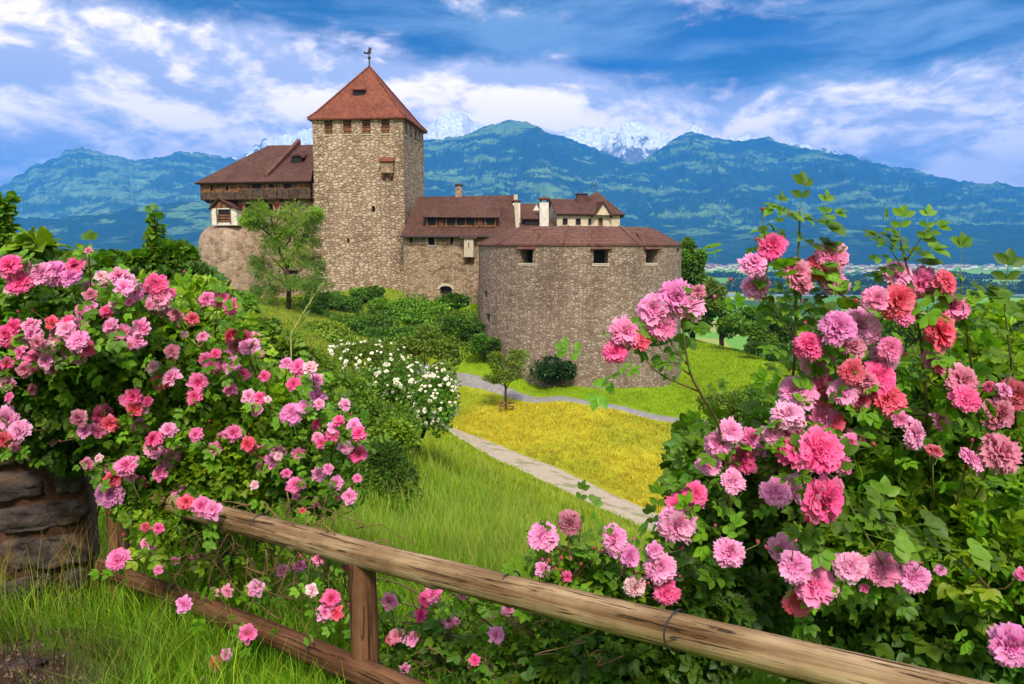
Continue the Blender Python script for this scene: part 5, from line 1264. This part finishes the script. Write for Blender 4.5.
rose_bush('large bush of full pink roses with tall flowering sprays at right', (860, 700, 3.0), pb(Lr), dright,
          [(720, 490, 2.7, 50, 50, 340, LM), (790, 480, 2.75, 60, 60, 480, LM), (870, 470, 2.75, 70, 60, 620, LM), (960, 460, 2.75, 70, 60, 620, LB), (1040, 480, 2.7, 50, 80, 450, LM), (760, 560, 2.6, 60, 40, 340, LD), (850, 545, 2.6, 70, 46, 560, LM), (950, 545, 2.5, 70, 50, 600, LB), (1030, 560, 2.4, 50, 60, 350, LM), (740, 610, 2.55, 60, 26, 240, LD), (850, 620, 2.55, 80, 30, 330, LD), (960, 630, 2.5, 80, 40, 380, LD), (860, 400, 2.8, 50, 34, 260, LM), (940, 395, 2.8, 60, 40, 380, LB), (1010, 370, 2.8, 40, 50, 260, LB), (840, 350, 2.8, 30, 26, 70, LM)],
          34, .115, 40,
          shoots=[([(735, 560, 2.5), (722, 440, 2.3), (703, 398, 2.2), (690, 372, 2.17), (683, 330, 2.15), (682, 308, 2.15)], .0055, 5, .085), ([(692, 376, 2.17), (665, 358, 2.15), (632, 344, 2.15)], .003, 1, .06), ([(700, 392, 2.2), (660, 374, 2.17), (640, 352, 2.15)], .003, 2, .06), ([(688, 365, 2.17), (672, 345, 2.15), (660, 322, 2.15)], .003, 0, .06),
                  ([(800, 520, 2.6), (790, 430, 2.5), (795, 350, 2.42), (796, 290, 2.38), (799, 240, 2.35), (800, 208, 2.35)], .0065, 14, .125), ([(794, 340, 2.42), (775, 310, 2.38), (760, 285, 2.35)], .003, 3, .09), ([(796, 320, 2.4), (818, 300, 2.37), (833, 272, 2.35)], .003, 3, .09),
                  ([(800, 212, 2.35), (788, 214, 2.3), (780, 220, 2.28)], .002, 3, .1), ([(800, 218, 2.35), (815, 220, 2.3), (824, 222, 2.3)], .002, 3, .1),
                  ([(930, 480, 2.6), (925, 380, 2.5), (915, 300, 2.42), (905, 260, 2.4), (899, 236, 2.38)], .006, 14, .125), ([(905, 262, 2.4), (920, 240, 2.36), (925, 236, 2.34)], .002, 3, .11), ([(903, 270, 2.4), (890, 248, 2.38), (884, 244, 2.36)], .002, 3, .11),
                  ([(985, 470, 2.6), (972, 370, 2.5), (963, 310, 2.42), (960, 268, 2.4)], .005, 12, .115), ([(1020, 460, 2.6), (1012, 370, 2.45), (1006, 320, 2.4), (1004, 292, 2.38)], .005, 10, .13),
                  ([(840, 620, 2.3), (828, 560, 2.15), (812, 520, 2.1), (800, 470, 2.1)], .005, 8, .10), ([(900, 600, 2.3), (880, 560, 2.1), (855, 515, 2.05), (838, 480, 2.05)], .005, 9, .11), ([(1000, 600, 2.3), (960, 560, 2.15), (915, 535, 2.1), (880, 520, 2.05)], .005, 10, .12)])
Ls = '''540 534 15 L,547 537 12 L,569 523 12 F,542 569 8 L,613 537 13 L,614 546 10 L,631 556 11 V,655 550 9 L,660 567 16 L,636 587 12 W,667 592 13 M,567 577 6 M'''
rose_bush('small rose bush with lilac pink blooms leaning over the middle of the rail', (640, 684, 2.75), pb(Ls), lambda x, y, r: 2.3,
          [(650, 590, 2.45, 56, 22, 200, LM), (600, 572, 2.45, 44, 18, 110, LM), (700, 590, 2.4, 40, 30, 160, LD), (560, 570, 2.45, 30, 14, 40, LB), (640, 640, 2.5, 60, 26, 200, LD)],
          14, .09, 22, shoots=[([(600, 600, 2.45), (572, 555, 2.35), (541, 545, 2.3)], .004, 6, .08), ([(600, 590, 2.45), (580, 550, 2.35), (583, 515, 2.3), (580, 505, 2.3)], .003, 5, .08), ([(640, 600, 2.4), (620, 570, 2.32), (612, 545, 2.3)], .003, 4, .08)])
# --- white rose bush on the slope
wbs = ground_at(410, 440, 18.5); wrt = empty('rose_bush', wbs, 'white flowering rose bush on the slope between meadow and bank', 'rose bush')
wbl = [(405, 412, 18.3, 40, 22, 3500, G_MID), (375, 388, 19, 36, 22, 2800, G_MID), (370, 356, 20, 42, 17, 2600, G_OLIVE), (400, 378, 19, 38, 20, 3000, G_MID), (436, 400, 18, 24, 30, 3600, G_MID), (442, 378, 19, 16, 16, 1500, G_OLIVE), (345, 348, 21, 16, 9, 800, G_OLIVE)]
bl = [(P(x, y, d), radii(rx, ry, d, 1.0), n, c) for x, y, d, rx, ry, n, c in wbl]
foliage_obj('foliage', crown_parts(bl, .075, [L1], 26), M_leaf, wrt)
m = MB()
for c, rr, _, _ in bl: m.tube([wbs-Vector((0, 0, .3)), wbs.lerp(c, .5)+Vector((.1, 0, .1)), c], [.05, .04, .015], 6)
m.build('canes', M_bark, wrt)
for i in range(100):
    c, rr, _, _ = bl[int(rng.choice(7, p=[.06, .06, .22, .2, .32, .09, .05]))]; v = unit(rng.normal(size=3)); v[1] = -abs(v[1])
    p = c+Vector((v[0]*rr[0]*.95, v[1]*rr[1]*.95, v[2]*rr[2]*.95))
    put(random.choice(BWHITE), 'blossom', wrt, p, (v[0], v[1]-.4, v[2]+.5), random.uniform(.04, .068), (.84, .80, .62))
bm_ = bmesh.new()
for i in range(230):
    c, rr, _, _ = bl[int(rng.choice(7, p=[.10, .10, .2, .2, .24, .10, .06]))]; v = unit(rng.normal(size=3)); v[1] = -abs(v[1])
    p = c+Vector((v[0]*rr[0], v[1]*rr[1], v[2]*rr[2])); n0 = len(bm_.verts); bm_.from_mesh(random.choice(BWHITE)); bm_.verts.ensure_lookup_table()
    T_ = Matrix.Translation(p-world_loc(wrt)) @ Vector((v[0], v[1]-.4, v[2]+.4)).to_track_quat('Z', 'Y').to_matrix().to_4x4() @ Matrix.Scale(random.uniform(.026, .044), 4)
    bmesh.ops.transform(bm_, matrix=T_, verts=bm_.verts[n0:])
me = bpy.data.meshes.new('small_blossoms'); bm_.to_mesh(me); bm_.free(); me.materials.append(M_petalw); me.materials.append(M_cane)
o = link('small_blossoms', me, wrt); o.color = (.84, .78, .62, 1); o['kind'] = 'stuff'

# ------------------------------------------------------------------ fence
def fd(px): return 1/(.238+(px-130)*(.667-.238)/850)
FA, FB = P(110, 489, fd(110)), P(1110, 738, fd(1110))
fen = empty('wooden_fence', ground_at(362, 640, fd(362)), 'weathered round log fence running across the foreground under the roses', 'fence')
def log(name, a, b_, r0, r1, mat, seed, parent, seg=120, rings=200, knots=()):
    ax = b_-a; L = ax.length; t = np.linspace(0, 1, rings)[:, None]; w_ = np.linspace(0, 2*math.pi, seg, endpoint=False)[None]
    r_ = r0+(r1-r0)*t
    r_ = r_*(1+.10*(fbm(t*L*1.4+seed, np.cos(w_)*.8+3, 4, seed)-.5)+.05*(fbm(t*L*6, w_*3.2, 3, seed+5)-.5))
    for (kt, kw, ks) in knots: r_ = r_*(1+.22*np.exp(-(((t-kt)*L/ks)**2+((w_-kw)*r0/ks)**2)))
    # long drying cracks
    for kw, a0, a1 in ((4.2+seed*.3, .15, .6), (3.6+seed*.2, .5, .95), (5.0, .3, .85), (2.9, .05, .4), (4.6, .62, .99)):
        kw2 = kw+.25*np.sin(t*9+seed)
        r_ = r_*(1-.13*np.exp(-((w_-kw2)*r0/.0038)**2)*((t > a0) & (t < a1)))
    x = r_*np.cos(w_); y = r_*np.sin(w_); z = t*L+0*w_
    bend = .012*np.sin(t*5+seed)*L*.3
    V = np.stack([x+bend, y, z], -1).reshape(-1, 3)
    ii = np.arange(rings*seg).reshape(rings, seg); Fq = np.stack([ii[:-1], np.roll(ii[:-1], -1, 1), np.roll(ii[1:], -1, 1), ii[1:]], -1).reshape(-1, 4)
    V = np.concatenate([V, [(0, 0, 0), (0, 0, L)]]); k = len(V)
    ft = [(k-2, ii[0][(j+1) % seg], ii[0][j]) for j in range(seg)]+[(k-1, ii[-1][j], ii[-1][(j+1) % seg]) for j in range(seg)]
    o = link(name, npmesh(name, V, [Fq, np.array(ft)], mat, None, True), parent)
    q = ax.to_track_quat('Z', 'Y')
    o.matrix_local = Matrix.Translation(a-world_loc(parent)) @ q.to_matrix().to_4x4(); return o
log('rail', FA, FB, .059, .047, M_log, 2, fen, knots=((.60, 4.4, .03), (.42, 4.0, .015), (.8, 4.8, .02), (.3, 3.9, .014)))
LA, LB_ = P(62, 551, fd(62)-.05), P(520, 738, fd(520)-.05)
log('rail', LA, LB_, .050, .052, M_log2, 5, fen)
def post(px, pyt, wpx, mat):
    d = fd(px); t = P(px, pyt, d+.02); gz = Hs(t.x, t.y)-.4; r_ = wpx/F*d/2
    return log('post', Vector((t.x, t.y, gz)), t, r_*1.04, r_, mat, int(px) % 9, fen, 60, 60)
post(115, 492, 21, M_log2); post(362, 560, 29, M_log2); 
for px in (262, 511, 676):
    d = fd(px); c = FA.lerp(FB, 0); 
    t_ = ((1/fd(px))-(1/fd(110)))/((1/fd(1110))-(1/fd(110)))
    # point of the rail axis seen at this px
    lo, hi = 0.0, 1.0
    for _ in range(40):
        mi = (lo+hi)/2; q = FA.lerp(FB, mi); pxq = CX+F*q.x/(q.y*cp-q.z*sp)
        if pxq < px: lo = mi
        else: hi = mi
    q = FA.lerp(FB, lo); ax = (FB-FA).normalized(); a_ = ax.orthogonal().normalized(); b2 = ax.cross(a_)
    m = MB(); m.tube([q+(a_*math.cos(w_)+b2*math.sin(w_))*(.0655-.012*lo)+ax*.006*math.sin(2*w_) for w_ in np.linspace(0, 2*math.pi, 26)], .0028, 6)
    if px == 676:
        f0 = q+Vector((0, -.058, .0)); m.tube([f0+Vector((-.03, -.006, .012)), f0, f0+Vector((.03, -.006, .018))], [.0025, .003, .002], 6)
    m.build('wire_tie', M_iron, fen)
# dry tendrils wound round the fence
tw = MB()
for k in range(46):
    x0 = random.uniform(190, 330); y0 = random.uniform(490, 560); d = fd(x0)-.07+random.uniform(-.04, .25)
    pts_ = [P(x0, y0, d)]
    for j in range(5): x0 += random.gauss(6, 16); y0 += random.gauss(16, 14); pts_.append(P(x0, y0, d+random.uniform(-.05, .1)))
    tube_s(tw, pts_, .003, .001)
for k in range(50):
    x0 = random.uniform(400, 640); y0 = random.uniform(610, 690); d = fd(x0)+.25+random.uniform(-.1, .3); pts_ = [P(x0, y0, d)]
    for j in range(5): x0 += random.gauss(8, 16); y0 += random.gauss(-3, 10); pts_.append(P(x0, y0, d+random.uniform(-.05, .1)))
    tube_s(tw, pts_, .0028, .001)
two = tw.build('dry_tendrils', M_twig, None, smooth=True); tag(two, 'dry reddish brown tendrils tangled round the fence rails', 'vine', kind='stuff')

# ------------------------------------------------------------------ stone wall at the left
WL0, WL1 = P(-560, 560, 3.3), P(90, 560, 4.35); wl = empty('stone_wall', ground_at(40, 610, 4.2), 'old rubble stone wall with wide mortar joints beneath the left roses', 'wall')
def rockmat():
    m, nt, b = newmat('rubble_stone'); setb(b, .9, .15); oc = objc(nt)
    c = mix(nt, mrange(nt, noise(nt, oc, 7, 9, .75, .5), .3, .7), (.022, .016, .017), (.15, .11, .10))
    c = mix(nt, mrange(nt, noise(nt, oc, 2.3, 4, .6), .5, .62, 0, .8), c, (.26, .14, .06))
    nt.links.new(c, b.inputs['Base Color']); bump(nt, b, noise(nt, oc, 16, 9, .75, .4), 1, .03); return m
M_rock = rockmat(); M_mort = plain('old_mortar', (.075, .036, .024), .95, .1, .45, 9, 1.0)
fwall = flat(WL0, WL1); zW0, zW1 = -2.5, P(40, 436, 4.2).z
# mortar body with an uneven face
us = np.linspace(0, fwall.L, 60); zs = np.linspace(zW0, zW1, 60); UU, ZZ_ = np.meshgrid(us, zs, indexing='ij')
ins = (fbm(UU*7, ZZ_*7, 4, 8)-.5)*.05
V = []; 
for a_, b_, c_ in zip(UU.ravel(), ZZ_.ravel(), ins.ravel()): V.append(fwall(a_, b_, c_))
ii = np.arange(3600).reshape(60, 60); Fq = np.stack([ii[:-1, :-1], ii[1:, :-1], ii[1:, 1:], ii[:-1, 1:]], -1).reshape(-1, 4)
k = 3600; V += [fwall(0, zW0, .55), fwall(fwall.L, zW0, .55), fwall(fwall.L, zW1, .55), fwall(0, zW1, .55)]
Fx = [[int(i) for i in ii[:, -1]]+[k+2, k+3], [int(i) for i in ii[-1, ::-1]]+[k+1, k+2], [k+1, k, k+3, k+2]]
me = bpy.data.meshes.new('mortar'); me.from_pydata([tuple(v) for v in (np.array(V)-np.array(wl.location))], [], [tuple(int(j) for j in f) for f in Fq]+[tuple(f) for f in Fx]); me.materials.append(M_mort)
me.polygons.foreach_set('use_smooth', np.ones(len(me.polygons), dtype=bool)); link('mortar', me, wl)
def stone(f, u0, u1, z0, z1, seed):
    bm = bmesh.new(); bmesh.ops.create_cube(bm, size=2); bmesh.ops.subdivide_edges(bm, edges=bm.edges, cuts=9, use_grid_fill=True)
    r_ = random.Random(seed); sh = [r_.uniform(-.25, .25) for _ in range(4)]
    co = np.array([tuple(v.co) for v in bm.verts]); n_ = np.linalg.norm(co, axis=1, keepdims=True)
    mx = np.abs(co).max(1, keepdims=True); co2 = co*(.55+.45*mx*1.25/n_*1.0)
    co2 += ((fbm(co[:, 0]*1.7+seed, co[:, 2]*1.7+co[:, 1], 4, seed)-.5)*.35)[:, None]*unit(co)
    co2[:, 0] += co2[:, 2]*sh[0]; co2[:, 2] += co2[:, 0]*sh[1]*.5
    co2[:, 1] += (fbm(co[:, 0]*3+seed, co[:, 2]*3, 5, seed+3, True, .6)-.5)*.75
    cu, cz, hu, hz_ = (u0+u1)/2, (z0+z1)/2, (u1-u0)/2, (z1-z0)/2
    for v, c in zip(bm.verts, co2):
        q = Vector(f(cu+c[0]*hu*.97, cz+c[2]*hz_*.95, .03+c[1]*.075)); v.co = q-Vector(wl.location)
    me = bpy.data.meshes.new('stone'); bm.to_mesh(me); bm.free(); me.materials.append(M_rock); me.polygons.foreach_set('use_smooth', np.ones(len(me.polygons), dtype=bool)); link('stone', me, wl)
z = zW0+.02; sd = 3
while z < zW1-.1:
    hh = random.uniform(.15, .26); u_ = -random.uniform(0, .3)
    while u_ < fwall.L-.05:
        ww = random.uniform(.2, .46)
        if u_+ww > fwall.L-.15: ww = fwall.L-u_+.02
        stone(fwall, u_+.025, u_+ww-.03, z+.02, min(z+hh, zW1)-.02, sd); sd += 1; u_ += ww
    z += hh
# loose rocks at the foot of the wall
for k, (px, py, d, s_, lb) in enumerate([(24, 660, 3.2, .05, 'small rough brown rock half buried at the bottom left corner'), (95, 672, 3.05, .04, 'little flat rock in the soil right of the corner rock'), (60, 624, 3.7, .05, 'little rock lying against the foot of the stone wall')]):
    q = ground_at(px, py, d); bm = bmesh.new(); bmesh.ops.create_icosphere(bm, subdivisions=4, radius=1)
    co = np.array([tuple(v.co) for v in bm.verts]); rr = 1+(fbm(co[:, 0]*1.5+k*5, co[:, 2]*1.5+co[:, 1], 5, k+50)-.5)*.9
    for v, r_ in zip(bm.verts, rr): v.co = Vector((v.co.x*s_*1.7*r_, v.co.y*s_*r_, v.co.z*s_*.6*r_))
    me = bpy.data.meshes.new('rock'); bm.to_mesh(me); bm.free(); me.materials.append(M_rock); o = link('rock', me, None, q); tag(o, lb, 'rock', 'loose rocks below the stone wall')

# crumbs of soil and small stones on the bare patch
pb_ = []; ncr = 2600; xx = -2.6+rng.normal(0, .5, ncr); yy = 2.9+rng.normal(0, .36, ncr); zz = H(xx, yy)
oct_ = (np.array([(1, 0, 0), (0, 1, 0), (-1, 0, 0), (0, -1, 0), (0, 0, .7), (0, 0, -.7)], float), [], [(0, 1, 4), (1, 2, 4), (2, 3, 4), (3, 0, 4), (1, 0, 5), (2, 1, 5), (3, 2, 5), (0, 3, 5)])
v_, q_, t_, c_ = scatter(oct_, np.stack([xx, yy, zz], 1), rng.normal(size=(ncr, 3)), rng.normal(size=(ncr, 3)), rng.uniform(.004, .02, ncr)*rng.uniform(.5, 1.3, ncr), np.array([.13, .085, .06])[None]*rng.uniform(.4, 1.8, (ncr, 1)))
po = link('soil_crumbs', npmesh('soil_crumbs', v_, [t_], M_ground, c_)); tag(po, 'brown soil crumbs and pebbles on the bare ground below the wall', 'soil', kind='stuff')

# ------------------------------------------------------------------ grass
def blades(n, r0, r1, a0, a1, hmin, hmax, wk, wmin, lean=.45, keep=None, cmul=1.0, cshift=None):
    u_ = rng.random(n); r_ = r0*(r1/r0)**u_; a = rng.uniform(a0, a1, n)
    x = r_*np.sin(a); y = r_*np.cos(a)
    cl = fbm(x*1.3, y*1.3, 3, 33); k = rng.random(n) < np.clip((cl-.25)*3, .15, 1)
    k &= dist_to(x, y, road) > 2.0; k &= dist_to(x, y, path) > 1.75+.5*vnoise(x*.8, y*.8, 2)
    k &= np.hypot(x-BC.x, y-BC.y) > 12.3
    dirt = np.hypot((x+2.7)/1.25, (y-2.85)/.85); k &= (dirt > .8) | (rng.random(n) < .10)
    if keep is not None: k &= keep(x, y)
    x, y, r_ = x[k], y[k], r_[k]; n = len(x); z = H(x, y)-.01
    C = zone_color(x, y)*rng.uniform(.65, 1.45, (n, 1))*cmul
    C *= np.stack([rng.uniform(.85, 1.35, n), np.ones(n), np.ones(n)], 1)
    straw = ((rng.random(n) < .10) & (C[:, 0] < .35))[:, None]; C = np.where(straw, C*np.array([1.9, 1.25, 1.5]), C)
    if cshift is not None: C = C*.4+np.array(cshift)*.6
    h = rng.uniform(hmin, hmax, n)*(1+.5*(fbm(x*.7, y*.7, 2, 9)-.5)*2); wd = np.maximum(wmin, r_*wk)*rng.uniform(.7, 1.3, n)
    th = rng.uniform(0, 6.283, n); lx, ly = np.cos(th), np.sin(th); ph = rng.uniform(0, 6.283, n); sx_, sy_ = np.cos(ph), np.sin(ph)
    ln = rng.uniform(.1, 1, n)*lean*h+.1*h
    base = np.stack([x, y, z], 1); side = np.stack([sx_*wd/2, sy_*wd/2, 0*x], 1); ld = np.stack([lx*ln, ly*ln, 0*x], 1); up = np.stack([0*x, 0*x, h], 1)
    V = np.stack([base-side, base+side, base+ld*.3+up*.55-side*.8, base+ld*.3+up*.55+side*.8, base+ld+up*(.98-.25*(ln/h)[:, None])], 1).reshape(-1, 3)
    o = (np.arange(n)*5)[:, None]
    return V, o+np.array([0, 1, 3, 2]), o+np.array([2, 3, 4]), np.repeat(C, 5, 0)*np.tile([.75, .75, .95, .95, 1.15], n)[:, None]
def meadow_h(x, y): return np.hypot(x, y) < 40
fieldp = lambda x, y: np.hypot(x, y) >= 28
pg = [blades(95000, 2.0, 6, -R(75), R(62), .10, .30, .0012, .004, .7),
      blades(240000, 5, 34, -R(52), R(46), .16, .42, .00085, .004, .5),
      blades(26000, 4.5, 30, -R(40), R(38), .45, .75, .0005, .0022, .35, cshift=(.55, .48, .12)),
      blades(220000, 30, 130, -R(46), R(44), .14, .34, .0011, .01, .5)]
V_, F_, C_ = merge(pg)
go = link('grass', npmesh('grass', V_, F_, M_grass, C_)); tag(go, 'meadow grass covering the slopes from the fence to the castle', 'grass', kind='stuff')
